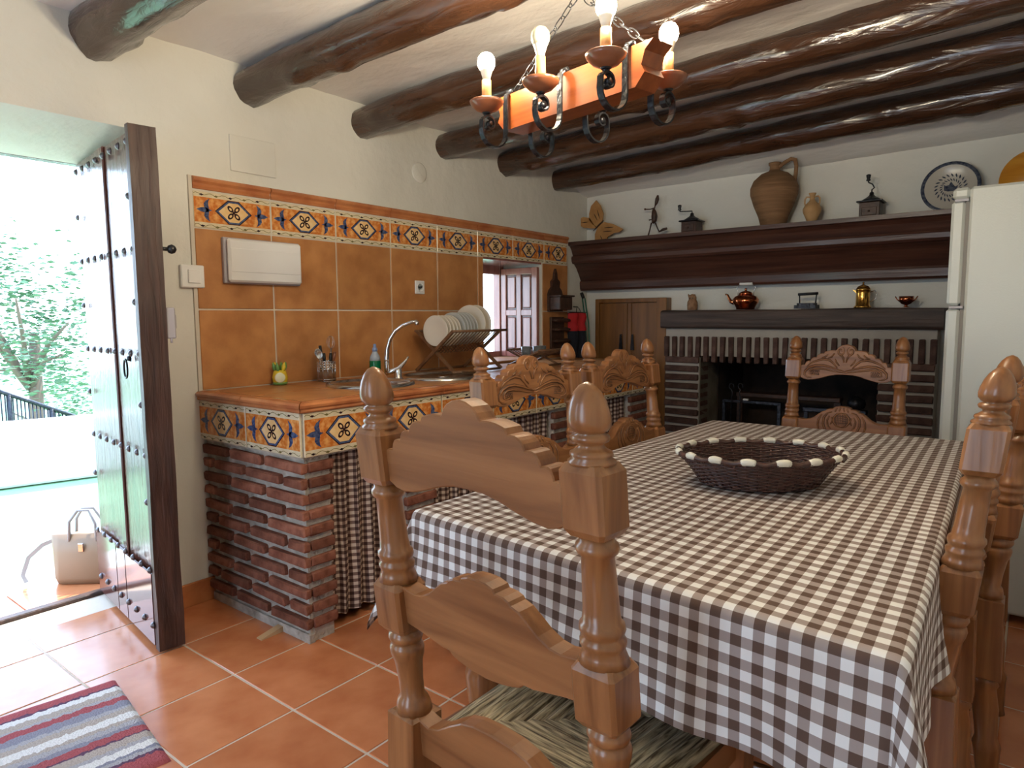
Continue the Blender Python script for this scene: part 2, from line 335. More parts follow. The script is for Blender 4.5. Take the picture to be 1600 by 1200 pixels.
# ------------------------------------------------------------------ room shell
XR, YB, YF = 3.30, 3.07, -3.20     # right wall, back wall, wall behind the camera
DY0, DY1, DZ = -1.10, -0.180, 1.92 # street door opening
WY0, WY1, WZ0, WZ1 = 1.825, 2.46, 0.905, 1.575   # kitchen window
TH = 0.44
def cz(x, y):
    base = 2.262+0.032*x + 0.022*sstep(1.2, 0.2, y)
    drop = (base-(2.098+0.012*x))*sstep(2.55, 3.1, y)
    return base-drop
m = MB()
for a, b, c, d in ((YF-.3, DY0, 0, 2.7), (DY0, DY1, DZ, 2.7), (DY1, WY0, 0, 2.7), (WY0, WY1, 0, WZ0), (WY0, WY1, WZ1, 2.7), (WY1, YB+.5, 0, 2.7)):
    m.b2((-TH, a, c), (0, b, d))
wall_left = struct(m, 'wall_left', plaster)
FX0, FX1, FZ = 0.975, 2.05, 0.925   # hearth opening
m = MB()
for a, b, c, d in ((-TH, FX0, 0, 2.7), (FX0, FX1, FZ, 2.7), (FX1, XR+.2, 0, 2.7)): m.b2((a, YB, c), (b, YB+.2, d))
wall_back = struct(m, 'wall_back', plaster)
m = MB(); m.b2((XR, YF-.3, 0), (XR+.2, YB+.2, 2.7)); struct(m, 'wall_right', plaster)
m = MB()
for a, b, c, d in ((-TH, -.2, 0, 2.7), (-.2, .55, 0, .12), (-.2, .55, 2.12, 2.7), (.55, 1.65, 0, 2.7), (1.65, 2.45, 0, .12), (1.65, 2.45, 2.12, 2.7), (2.45, XR, 0, 2.7)): m.b2((a, YF-.3, c), (b, YF, d))
struct(m, 'wall_front', plaster)
m = MB()
m.grid(lambda u, v: (lambda x, y: (x, y, cz(x, y)+.012*noise.noise(Vector((x*1.6, y*1.6, 0)))+.004*noise.noise(Vector((x*7, y*7, 3)))))(-.3+u*3.7, -3.4+v*6.7), 110, 190)
m.b2((-.44, -3.5, 2.6), (3.5, 3.3, 2.7))
struct(m, 'ceiling', plaster_c)
# floor with single tiles
m = MB(); m.b2((-TH, YF-.3, -.12), (XR+.2, YB+.6, -.0012)); floor = struct(m, 'floor', grout)
xs = [0.665+.343*k for k in range(-3, 9)]; ys = [-.28+.334*k for k in range(-9, 11)]
m = MB(); m.box((0, 0, 0), (.3355, .3265, .012), bev=.0015); tile_me = m.mesh('floor_tile', terra_floor)
for i, x in enumerate(xs[:-1]):
    for y in ys[:-1]:
        cx, cy = x+.1715, y+.167
        if cx < -.2 and not (DY0-.2 < cy < DY1+.1): continue
        if cy > YB-.1 or cx > XR: continue
        o = inst(tile_me, 'tile', floor, (cx, cy, -.005+R.uniform(-.0004, .0004)))
        if x < -.2: o.scale = (.66, 1, 1); o.location.x += .058
# skirting along the left wall
m = MB()
m.b2((0, DY1+.01, 0), (.014, .02, .098), bev=.003); struct(m, 'baseboard_left', terra_trim)

# ------------------------------------------------------------------ wall tiles of the splashback
W, ZT, ZD, ZJ, ZC = 0.354, 1.782, 1.574, 1.240, 0.90
XT = 0.014
m = MB()
for a, b, c, d in ((-.012, WY0, .89, ZT), (WY0, WY1, WZ1, ZT), (WY1, 2.785, .89, ZT)): m.b2((0, a, c), (.010, b, d))
m.build('grout_bed', grout_w, wall_left)
def wall_tile(y0, y1, z0, z1, g=.0035):
    m = MB(); m.b2((.004, y0+g, z0+g), (XT, y1-g, z1-g), bev=.002); m.build('tile', terra_wall, wall_left)
def fleur(m, cx, cy, s, S):
    """blue flower: a spear lying along the tile and two horns curling away from the hexagon"""
    horns = [(.010, 0), (.006, .010), (.004, .020), (.008, .030), (.017, .038)]
    for sg in (-1, 1):
        wd = [.004, .0080, .0078, .0052, .0005]; L_ = []; R_ = []
        for k, (a, b) in enumerate(horns):
            L_.append((cx+s*S*(a-wd[k]), cy+sg*S*b)); R_.append((cx+s*S*(a+wd[k]), cy+sg*S*b))
        yield L_+R_[::-1]
    yield [(cx+s*S*a, cy+S*b) for a, b in ((-.030, 0), (-.014, .007), (.002, .009), (.014, .004), (.026, 0), (.014, -.004), (.002, -.009), (-.014, -.007))]
def border_mesh(name, width, h, u0=0.0, u1=1.0):
    """glazed border tile in local y (along) and z (up), its face on +x"""
    m = MB(); x0, x1 = .004, XT; y0, y1 = u0*width+.0035, u1*width-.0035
    m.m = 0; m.b2((x0, y0, .002), (x1, y1, h-.002), bev=.002)
    def poly(pts, lvl, mi):
        q = [(min(max(a, y0+.001), y1-.001), b) for a, b in pts]
        if max(p[0] for p in q)-min(p[0] for p in q) < .002: return
        m.m = mi; m.add([(x1+lvl*.00025, a, b) for a, b in q], [tuple(range(len(q)))])
    b = h*.16; poly([(0, b), (width, b), (width, h-b), (0, h-b)], 1, 1)
    def line(pts, wd, lvl, mi):
        for i in range(len(pts)-1):
            (a, c), (d, e) = pts[i], pts[i+1]; l = math.hypot(d-a, e-c) or 1; nx, ny = -(e-c)/l*wd/2, (d-a)/l*wd/2
            poly([(a+nx, c+ny), (d+nx, e+ny), (d-nx, e-ny), (a-nx, c-ny)], lvl, mi)
    cx, cy = width/2, h/2
    for (hx, hz, lvl, mi) in ((.084, .050, 2, 4), (.079, .0465, 3, 3), (.068, .040, 4, 2)):
        poly([(cx-hx, cy), (cx-hx*.30, cy+hz*h/.15), (cx+hx*.30, cy+hz*h/.15), (cx+hx, cy), (cx+hx*.30, cy-hz*h/.15), (cx-hx*.30, cy-hz*h/.15)], lvl, mi)
    for k in range(4):
        a = PI/4+k*PI/2; c, s_ = math.cos(a), math.sin(a)
        for (sc, lvl, mi) in ((1, 5, 4), (.45, 6, 2)):
            pts = []
            for t in range(12):
                tt = 2*PI*t/12; ex, ey = .021+.0165*sc*math.cos(tt), .0105*sc*math.sin(tt); pts.append((cx+ex*c-ey*s_, cy+ex*s_+ey*c))
            poly(pts, lvl, mi)
    poly([(cx-.006, cy-.006), (cx+.006, cy-.006), (cx+.006, cy+.006), (cx-.006, cy+.006)], 6, 4)
    for sd in (-1, 1):
        fx = cx+sd*(.5*width-.050)
        for p in fleur(m, fx, cy, -sd, 1.22*h/.15): poly(p, 3, 3)
    for zc in (b*.5, h-b*.5):
        pts = [(width*t/28, zc+.0045*math.sin(t*1.35)) for t in range(29)]; line(pts, .0022, 2, 5)
        for t in range(3, 28, 5):
            a, c = pts[t]; poly([(a-.011, c), (a-.002, c+.0055), (a+.010, c+.002), (a+.001, c-.004)], 3, 4 if t % 2 else 5)
    return m.mesh(name, [glaze_cream, glaze_orange, glaze_yellow, glaze_blue, glaze_dark, glaze_olive])
bt = border_mesh('border_tile', W, .150); bt_last = border_mesh('border_tile_cut', W, .150, 0, .82)
trim_prof = [(.004, 0), (.017, .002), (.020, .010), (.016, .017), (.017, .024), (.026, .034), (.027, .043), (.020, .050), (.004, .052)]
for k in range(8):
    y0 = k*W; y1 = min((k+1)*W, 2.78)
    inst(bt if k < 7 else bt_last, 'border_tile', wall_left, (0, y0, ZD))
    m = MB(); m.prism([(a, b) for a, b in trim_prof], y0+.003, y1-.003, 'xz'); 
    o = m.build('edge_trim', terra_trim, wall_left, world=False, loc=(0, 0, 1.729))
    # plain tiles
    if k < 5: wall_tile(y0, y1, ZJ, ZD); wall_tile(y0, y1, .902, ZJ)
wall_tile(5*W, WY0, ZJ, ZD); wall_tile(5*W, WY0, .902, ZJ)
wall_tile(WY1, 2.78, ZJ, ZD); wall_tile(WY1, 2.78, .902, ZJ)

# ------------------------------------------------------------------ kitchen window with its reveal, sill and shutter
m = MB(); fx = -.36
m.b2((fx-.03, WY0, WZ0), (fx+.03, WY0+.05, WZ1), .004); m.b2((fx-.03, WY1-.05, WZ0), (fx+.03, WY1, WZ1), .004)
m.b2((fx-.03, WY0+.05, WZ1-.07), (fx+.03, WY1-.05, WZ1), .004); m.b2((fx-.03, WY0+.05, WZ0), (fx+.03, WY1-.05, WZ0+.05), .004)
window_1 = struct(m, 'window_1', shutterwood)
m = MB(); m.b2((fx-.004, WY0+.04, WZ0+.04), (fx+.004, WY1-.04, WZ1-.06)); m.build('window_pane', glass, window_1)
m = MB(); m.b2((-.33, WY0+.001, WZ0-.004), (.012, WY1-.001, WZ0+.012), .003); m.build('window_sill', terra_wall, window_1)
m = MB(); m.b2((-.33, WY0+.001, WZ1-.012), (.006, WY1-.001, WZ1), .002); m.build('window_lintel', shutterwood, window_1)
sh = thing('window_shutter', 'dark red four-panel wooden shutter folded open against the kitchen window reveal', 'shutter', (-.19, 2.435, WZ0+.014))
sx0, sx1, sz0, sz1, sy0, sy1 = -.325, -.006, WZ0+.014, WZ1-.03, 2.418, 2.448
m = MB(); st = .045; mx = (sx0+sx1)/2; mz = sz0+(sz1-sz0)*.50
for a, b, c, d in ((sx0, sx0+st, sz0, sz1), (sx1-st, sx1, sz0, sz1), (mx-st*.45, mx+st*.45, sz0+st, sz1-st), (sx0+st, sx1-st, sz1-st, sz1), (sx0+st, sx1-st, sz0, sz0+st), (sx0+st, mx-st*.45, mz-st*.45, mz+st*.45), (mx+st*.45, sx1-st, mz-st*.45, mz+st*.45)):
    m.b2((a, sy0, c), (b, sy1, d), .003)
m.build('shutter_frame', shutterwood, sh)
for a, b in ((sx0+st, mx-st*.45), (mx+st*.45, sx1-st)):
    for c, d in ((sz0+st, mz-st*.45), (mz+st*.45, sz1-st)):
        m = MB(); m.m = 1; m.b2((a-.004, sy0+.012, c-.004), (b+.004, sy1-.008, d+.004)); m.m = 0; m.b2((a+.014, sy0+.003, c+.014), (b-.014, sy0+.014, d-.014), .005); m.build('shutter_panel', [shutterwood, doorwood], sh)  # darker base paints in the shade of the recess round each panel

# rear window behind the photographer (its daylight falls on the tablecloth and the chair)
m = MB()
for a in (-.2, .5): m.b2((a, YF-.2, .12), (a+.05, YF-.14, 2.12))
for c in (.12, 2.07): m.b2((-.15, YF-.2, c), (.5, YF-.14, c+.05))
struct(m, 'window_2', shutterwood)
m = MB()  # second rear window, unseen, added to bring more frontal daylight
for a in (1.65, 2.4): m.b2((a, YF-.2, .12), (a+.05, YF-.14, 2.12))
for c in (.12, 2.07): m.b2((1.7, YF-.2, c), (2.4, YF-.14, c+.05))
struct(m, 'window_added_fill', shutterwood)

# ------------------------------------------------------------------ street door opening, frame, threshold
m = MB()
m.b2((-TH-.05, DY0, 1.842), (-TH+.01, DY1, 1.92), .004); m.b2((-TH-.05, DY0-.02, 0), (-TH+.01, DY0+.05, 1.92), .004); m.b2((-TH-.05, DY1-.012, 0), (-TH-.0, DY1+.03, 1.92), .004)
door_1 = struct(m, 'door_1', doorwood)
m = MB(); m.b2((-TH-.03, DY0, -.006), (-TH+.012, DY1, .016), .004); m.build('threshold', oldwood, door_1)
m = MB(); m.prism([(-.002, DZ-.0005), (-TH, 1.842), (-TH, DZ+.02), (-.002, DZ+.02)], DY0, DY1, 'xz'); m.build('sloping_soffit', plaster, door_1)
# the open leaf
dl = thing('door_leaf', 'open dark varnished plank door with rows of iron studs standing beside white wall', 'door', (.33, -.358, 0))
THL = math.radians(-7.2); LD = Vector((math.cos(THL), math.sin(THL), 0)); LN = Vector((-LD.y, LD.x, 0)); PV = Vector((.33, -.358, 0))
def leafpt(px, py):
    d = fw+rt*((px-800)/F)+up*((600-py)/F); P = CAM+d*((PV-CAM).dot(LN)/d.dot(LN)); return Vector((.33+(P-PV).dot(LD), -.358, P.z))
dyf, dyb = -.358, -.300; dx0, dx1, dz0, dz1 = -.435, .33, .012, 1.852
g1 = leafpt(150, 300).x; g2 = leafpt(164, 300).x
for a, b, t in ((dx0, g1-.004, .006), (g1+.004, g2-.004, .012), (g2+.004, dx1-.035, .004)):
    m = MB(); m.b2((a, dyf-t+.01, dz0+.002), (b, dyb, dz1-.01), .004); m.build('plank', doorwood, dl)
m = MB()   # worn free stile with a wavy edge
zs = [dz0+(dz1-dz0)*i/30 for i in range(31)]
pro = [(dx1-.034, z) for z in zs]+[(dx1+.012*noise.noise(Vector((z*4, 1, 0)))+.004*noise.noise(Vector((z*17, 1, 0))), z) for z in reversed(zs)]
m.prism(pro, dyf-.012, dyb+.018, 'xz'); m.build('stile', mat('door_stile', (.035, .015, .012), .5, col2=(.075, .034, .026), scale=(30, 30, 3), dist=.8, bump=1.5, bscale=(40, 40, 5)), dl)
m = MB(); m.b2((dx0+.003, dyf-.014, dz0+.012), (g1-.006, dyf-.004, .30)); m.b2((g1+.004, dyf-.014, dz0+.012), (g2-.004, dyf-.0035, .295)); m.b2((g2+.006, dyf-.014, dz0+.012), (dx1-.04, dyf-.007, .29)); m.build('kickplate', doorplate, dl)
m = MB(); m.lathe([(.0130, 0), (.012, .004), (.008, .009), (.002, .0115)], 10); stud = m.mesh('stud', mat('stud_iron', (.13, .12, .13), .3, metal=.7))
for z in (1.80, 1.44, 1.08, .72, .305, .10):
    for i in range(8):
        x = dx0+.05+(dx1-dx0-.09)*i/7
        if min(abs(x-g1), abs(x-g2)) < .012: x += .02
        inst(stud, 'stud', dl, (x, dyf-(.005 if z > .4 else .014), z), (PI/2, 0, 0))
for z in (1.62, 1.26, .9, .55): inst(stud, 'stud', dl, (dx1-.055, dyf-.005, z), (PI/2, 0, 0)); inst(stud, 'stud', dl, (dx0+.03, dyf-.005, z), (PI/2, 0, 0))
p = leafpt(205, 560)+Vector((0, -.014, 0))
m = MB(); m.lathe([(.012, 0), (.008, .012)], 10, TR(p+Vector((0, .012, 0)), rx=PI/2)); m.tube([(p.x+.020*math.sin(t), p.y-.006, p.z-.036+.034*math.cos(t)) for t in [2*PI*i/20 for i in range(20)]], .0035, 6, closed=True); m.build('ring_pull', iron, dl)
p = PY(-.285, 250, 505)
m = MB(); m.b2((dx1-.03, dyb+.018, p.z-.055), (dx1-.006, dyb+.05, p.z+.055), .004); m.b2((dx1-.05, dyb+.02, p.z-.02), (dx1-.028, dyb+.06, p.z+.03), .003); m.lathe([(.004, 0), (.004, .02)], 8, TR((dx1-.012, dyb+.034, p.z-.07))); m.build('rim_lock', grey_pl, dl)
m = MB(); zk = PY(-.27, 250, 390).z; m.tube([(dx1-.01, dyb+.01, zk), (dx1-.01, dyb+.04, zk)], .007, 8); m.lathe([(.004, -.016), (.013, -.010), (.017, 0), (.013, .010), (.004, .016)], 14, TR((dx1-.01, dyb+.05, zk), rx=PI/2)); m.build('knob', blackm, dl)

dl.rotation_euler = (0, 0, THL)
# ------------------------------------------------------------------ ceiling logs
def beam(y0, p0, p1, r0, r1, label, seed, x1=XR+.05, bend=.02):
    """p0, p1: centre heights at the left wall and at x = 2.65"""
    m = MB(); n = 22; k = 90
    def fn(u, v):
        x = -.03+(x1+.03)*v; a = 2*PI*u; r = (r0+(r1-r0)*v)
        r *= 1+.13*noise.noise(Vector((x*1.7, seed*3.1, math.cos(a)*1.2)))+.07*noise.noise(Vector((x*5, seed+math.sin(a)*1.5, math.cos(a)*1.5)))+.06*noise.noise(Vector((x*11, seed+math.sin(a)*4, math.cos(a)*4)))
        for kx, ka in knots:
            d = math.hypot((x-kx)/.05, ((a-ka+PI) % (2*PI)-PI)/.5)
            if d < 1.6: r *= 1+.20*math.exp(-d*d*1.5)
        zc = p0+(p1-p0)*x/2.65
        return (x, y0+bend*noise.noise(Vector((x*.8, seed, 0)))+r*math.cos(a), zc+bend*.6*noise.noise(Vector((x*.8, seed, 9)))+r*math.sin(a))
    rr = random.Random(seed); knots = [(rr.uniform(.1, 3), rr.uniform(PI, 2*PI)) for _ in range(7)]
    m.grid(fn, n, k); m.add([fn(i/n, 0) for i in range(n)], [tuple(range(n))]); 
    o = m.build('ceiling_beam', log_m); origin_to(o, (0, y0, p0)); return tag(o, label, 'beam', 'log beams across the ceiling')
beam(-.31, 2.232, 2.30, .092, .10, 'thick log ceiling beam nearest the entrance door, its cut end above the door', 3)
beam(.29, 2.196, 2.27, .078, .088, 'knotty log ceiling beam with peeling bumps, second from the entrance door', 11)
beam(.90, 2.176, 2.285, .068, .085, 'orange-lit log ceiling beam running right above the hanging lamp, third from the door', 23)
beam(1.50, 2.176, 2.29, .068, .085, 'glossy log ceiling beam just behind the hanging lamp, fourth from the door', 31)
beam(2.06, 2.177, 2.285, .076, .088, 'dark log ceiling beam second from the fireplace wall', 47)
beam(2.66, 2.162, 2.262, .070, .088, 'dark log ceiling beam nearest the fireplace wall, above the clay jars', 59)

# ------------------------------------------------------------------ wall fittings on the left wall
def box_px(px0, px1, py0, py1, x, th, name, label, cat, mt, bev=.004):
    a = PX(x+th, px0, (py0+py1)/2); b = PX(x+th, px1, (py0+py1)/2); zt = PX(x+th, (px0+px1)/2, py0).z; zb = PX(x+th, (px0+px1)/2, py1).z
    m = MB(); m.b2((x, a.y, zb), (x+th, b.y, zt), bev); return m, a.y, b.y, zb, zt
ya, yb = PX(.05, 356, 400).y, PX(.05, 470, 410).y; zb_, zt_ = PX(.05, 355, 440).z, PX(.05, 355, 372).z
eb = thing('fuse_box', 'white rectangular fuse box cover mounted on the upper tiles', 'fuse box', (XT, (ya+yb)/2, zb_))
m = MB(); m.b2((XT+.0002, ya-.01, zb_-.006), (XT+.022, yb+.006, zt_+.006), .004); m.build('base', grey_pl, eb)
m = MB(); m.b2((XT+.022, ya, zb_), (XT+.045, yb, zt_), .008); m.b2((XT+.045, ya+.008, zb_+.042), (XT+.048, yb-.008, zt_-.04), .002); m.build('cover', white_pl, eb)
ls = thing('light_switch', 'white light switch at the left edge of the wall tiles', 'switch', (.0, PX(.01, 300, 432).y, PX(.01, 300, 448).z))
yc, zc_ = PX(.01, 301, 432).y, PX(.01, 301, 432).z
m = MB(); m.b2((.0003, yc-.052, zc_-.046), (.022, yc+.045, zc_+.046), .004); m.build('plate', white_pl, ls)
m = MB(); m.b2((.022, yc-.026, zc_-.028), (.028, yc+.026, zc_+.028), .003); m.build('rocker', white_pl, ls)
yc, zc_ = PX(.02, 656, 449).y, PX(.02, 656, 449).z
so = thing('wall_socket', 'small white wall socket on the tiles above the tap', 'socket', (XT, yc, zc_-.036))
m = MB(); m.b2((XT+.0002, yc-.036, zc_-.037), (XT+.009, yc+.036, zc_+.037), .003); m.build('plate', white_pl, so)
m = MB(); m.lathe([(.026, 0), (.026, .004), (.022, .0045), (.019, -.0)], 20, TR((XT+.009, yc, zc_), ry=PI/2)); m.build('socket_ring', white_pl, so)
m = MB(); [m.lathe([(.0028, 0), (.0028, .002)], 8, TR((XT+.0095, yc+s*.0095, zc_), ry=PI/2)) for s in (-1, 1)]; m.build('pin_hole', blackm, so)
a, b, c, d = PX(0, 357, 212), PX(0, 428, 222), PX(0, 428, 278), PX(0, 357, 266)
m = MB(); m.b2((.0003, a.y, d.z), (.007, b.y, (a.z+b.z)/2), .002); o = m.build('access_panel', plaster); origin_to(o, (0, (a.y+b.y)/2, d.z)); tag(o, 'blank white-painted access panel on the wall above the tiles', 'panel')
a = PX(0, 655, 270); m = MB(); m.lathe([(.055, .0002), (.055, .003), (.050, .005), (.001, .006)], 28, TR((0, a.y, a.z), ry=PI/2)); o = m.build('junction_cover', plaster); origin_to(o, (0, a.y, a.z)); tag(o, 'round white-painted cover on the wall below the fourth ceiling beam', 'cover')

# ------------------------------------------------------------------ brick counter
CX, CT = .70, .885       # front face of the brickwork, underside of the worktop tiles
CY0, CY1 = .0, 2.78
ct = thing('kitchen_counter', 'brick kitchen counter with terracotta tile worktop and painted border tiles', 'counter', (.35, 1.4, 0))
m = MB()
m.b2((.004, CY0+.013, 0), (CX-.013, CY0+.12, .70)); m.build('mortar_core', mortar, ct); piers = [(.012, .13), (.50, .68), (1.60, 1.78), (2.48, CY1)]
for a, b in piers[1:]: m = MB(); m.b2((.06, a+.01, 0), (CX-.013, b-.01, .70)); m.build('mortar_core', mortar, ct)
m = MB(); m.b2((0.004, CY0, .695), (CX, CY1, CT)); m.b2((0.004, CY0+.004, 0), (CX-.006, CY0+.03, .035)); m.build('worktop_slab', mortar, ct)
bricks = []
for k in range(6):
    m = MB(); m.box((0, 0, 0), (1, 1, 1), bev=.0001)
    m = MB(); n_ = 6
    m.box((0, 0, 0), (.235, .030, .041), bev=.006, jit=.0022); bricks.append(m.mesh('brick', brick_m))
    m = MB(); m.box((0, 0, 0), (.115, .030, .041), bev=.006, jit=.0022); bricks.append(m.mesh('brick', brick_m))
def brick(par, c, L_, ax, mt=brick_m, h=.036, d=.03):
    m = MB(); dims = (L_, d, h) if ax == 'x' else ((d, L_, h) if ax == 'y' else (L_, d, h))
    m.box((0, 0, 0), dims, bev=.005, jit=.0024); o = inst(m.mesh('brick', mt), 'brick', par, c, (R.uniform(-.02, .02) if ax == 'x' else 0, R.uniform(-.012, .012), 0)); return o
nrow = 11; dz = (.690-.045)/nrow
for r in range(nrow):
    z = .690-dz*(r+.5)
    segs = [(.462, .700), (.215, .432), (.004, .185)] if r % 2 == 0 else [(.590, .700), (.335, .560), (.10, .305), (.004, .07)]
    sh_ = R.uniform(-.008, .008)
    for a, b in segs:
        a2 = a+(sh_ if a > .02 else 0); b2 = b+(sh_ if b < .69 else 0)
        brick(ct, ((a2+b2)/2, CY0+.006, z), b2-a2, 'x')
    for (a, b) in [(.022, .13)]+piers[1:]: brick(ct, (CX-.012, (a+b)/2+R.uniform(-.004, .004), z), b-a, 'y')
# border tiles of the counter
bh = .165
bt2 = border_mesh('border_tile', .354, bh)
for k in range(8):
    o = inst(bt2 if k < 7 else border_mesh('border_tile_cut', .354, bh, 0, .84), 'border_tile', ct, (CX-.004, k*.354, .700))
inst(bt2, 'border_tile', ct, (CX+.002, CY0+.004, .700), (0, 0, PI/2)).location = Vector((CX+.002-.0, CY0+.006, .700))-wloc(ct)
for o in ct.children:
    pass
last = [o for o in ct.children if o.name.startswith('border_tile')][-1]
last.rotation_euler = (0, 0, -PI/2); last.location = Vector((CX-.35, CY0+.004, .700))-wloc(ct)
o = inst(border_mesh('border_tile_cut', .354, bh, .0, 1), 'border_tile', ct, (CX-.704, CY0+.004, .700), (0, 0, -PI/2))
# worktop tiles and rounded edge pieces
zt0, zt1 = CT, .902
for i, (xa, xb) in enumerate(((.005, .345), (.345, .672))):
    for k in range(8):
        ya_, yb_ = k*.354+(.030 if k == 0 else 0), min((k+1)*.354, CY1)
        m = MB(); m.b2((xa+.003, ya_+.003, zt0), (xb-.003, yb_-.003, zt1-.001), .0025); m.build('tile', terra_wall, ct)
m = MB(); m.b2((.004, CY0-.010, zt0-.004), (.70, CY1, zt1-.006)); m.build('grout_bed', grout, ct)
bull = [(0, .037), (.020, .0375), (.045, .034), (.054, .026), (.053, .018), (.046, .011), (.048, .004), (.044, -.001), (.030, -.004), (0, -.004)]
for k in range(8):
    ya_, yb_ = k*.354-(.022 if k == 0 else 0), min((k+1)*.354, CY1)
    m = MB(); m.smooth = False
    poly = [(.672+a, .866+b) for a, b in bull]
    n = len(poly); vs = []
    for (y, mit) in ((ya_+.0025, k == 0), (yb_-.0025, False)):
        for a, b in poly: vs.append((a, (y+ (.05-(a-.672)) if mit else y), b))
    m.add(vs, [tuple(range(n)), tuple(range(2*n-1, n-1, -1))]+[(i, (i+1) % n, (i+1) % n+n, i+n) for i in range(n)]); m.build('edge_piece', terra_trim, ct)
for (xa, xb, mit) in ((.004, .335, False), (.340, .722, True)):
    m = MB(); poly = [(.0275-a, .866+b) for a, b in bull]; n = len(poly); vs = []
    for x, mm in ((xa, False), (xb, mit)):
        for a, b in poly: vs.append(((.6985-a if mm else x), a, b))
    m.add(vs, [tuple(range(n)), tuple(range(2*n-1, n-1, -1))]+[(i, (i+1) % n, (i+1) % n+n, i+n) for i in range(n)]); m.build('edge_piece', terra_trim, ct)

# gingham curtains in front of the counter shelves
def curtain(y0, y1, label, seed, x=.655, z1=.70, z0=.045):
    m = MB(); n = int((y1-y0)/.007); full = 1.35
    def fn(u, v):
        y = y0+(y1-y0)*u; z = z1+(z0-z1)*v
        fd = .016*math.sin(u*(y1-y0)*95+seed+1.2*noise.noise(Vector((u*5, v*1.5, seed))))*(0.5+.5*v)+.008*noise.noise(Vector((u*9, v*2, seed)))
        return (x+fd, y+.004*math.sin(u*60), z)
    m.grid(fn, n, 16, lambda u, v: ((y1-y0)*u*full, (z1-z0)*v))
    o = m.build('curtain', ging_c); origin_to(o, (x, (y0+y1)/2, z0)); tag(o, label, 'curtain', 'gingham curtains under the worktop')
curtain(.128, .505, 'brown gingham curtain beside the front brick corner pier of the counter', 1)
curtain(.685, 1.595, 'brown gingham curtain under the sink, middle one of the counter', 5)
curtain(1.785, 2.475, 'brown gingham curtain under the kitchen window, farthest from the door', 9)

# wooden wedge on the floor
p = PZ(0, 425, 990); q = PZ(0, 440, 984)
m = MB(); m.prism([(0, 0), (.13, 0), (.13, .028), (0, .004)], -.016, .016, 'xz'); o = m.build('door_wedge', mat('wedge_wood', (.50, .33, .18), .7)); a = PZ(0, 405, 1000); o.location = a+Vector((0, 0, .0015)); d = PZ(0, 447, 982)-a; o.rotation_euler = (0, 0, math.atan2(d.y, d.x)); tag(o, 'pale wooden wedge lying on the floor tiles by the brick counter', 'wedge')

# ------------------------------------------------------------------ sink, tap and things on the worktop
zc0 = .9025
def sink(cx, cy, r, label, depth):
    t = thing('sink_bowl', label, 'sink', (cx, cy, zc0))
    m = MB(); m.lathe([(r+.022, 0), (r+.020, .009), (r+.012, .013), (r+.004, .013), (r, .010), (r*.985, .002), (r*.6, .0010), (.03, .0008)], 44, TR((cx, cy, zc0)), cap=False); m.build('bowl', steel, t)
    m = MB(); m.lathe([(.036, .001), (.034, .004), (.02, .0025), (.002, .002)], 20, TR((cx, cy, zc0+.0008))); m.build('drain', chrome, t)
sink(.40, .575, .175, 'shallow round steel drainer beside the flower pot end of the worktop', 0)
sink(.40, 1.04, .195, 'round steel sink bowl in the worktop right of the tap', 0)
bx = PZ(zc0, 607, 592); bx = Vector((.33, .805, zc0))
tp = thing('kitchen_tap', 'chrome swan-neck kitchen tap with lever between the two round sinks', 'tap', bx)
m = MB(); m.lathe([(.026, 0), (.024, .008), (.018, .014), (.018, .045), (.016, .055)], 18, TR(bx)); m.build('tap_body', chrome, tp)
def on_plane(px, py, p0=bx):   # plane through the tap facing the camera
    n = Vector((fw.x, fw.y, 0)); d = fw+rt*((px-800)/F)+up*((600-py)/F); return CAM+d*((p0-CAM).dot(n)/d.dot(n))
m = MB(); pts = [on_plane(*q) for q in ((605, 585), (604, 560), (605, 545), (609, 530), (617, 517), (629, 508), (643, 503), (652, 502))]
m.tube(pts, [.013, .012, .011, .0105, .010, .0095, .0085, .008], 12); m.tube([on_plane(651, 502), on_plane(651.5, 508)], .0095, 12); m.build('spout', chrome, tp)
m = MB(); pts = [on_plane(*q) for q in ((603, 583), (612, 580), (623, 575), (632, 566), (638, 557))]; m.tube(pts, [.013, .014, .012, .008, .005], 12); m.build('lever', chrome, tp)
# soap bottle
b = PZ(zc0, 594, 585); b = Vector((.20, .775, zc0))
t = thing('soap_bottle', 'green washing-up liquid bottle with blue cap standing behind the tap', 'bottle', b)
m = MB(); m.lathe([(.026, .001), (.028, .01), (.028, .085), (.027, .09)], 16, TR(b)); m.build('liquid', soapgreen, t)
m = MB(); m.lathe([(.027, .09), (.024, .11), (.013, .13), (.011, .135)], 16, TR(b)); m.build('shoulder', clearp, t)
m = MB(); m.lathe([(.013, .135), (.013, .15), (.008, .155), (.007, .17), (.003, .172)], 14, TR(b)); m.build('cap', bluecap, t)
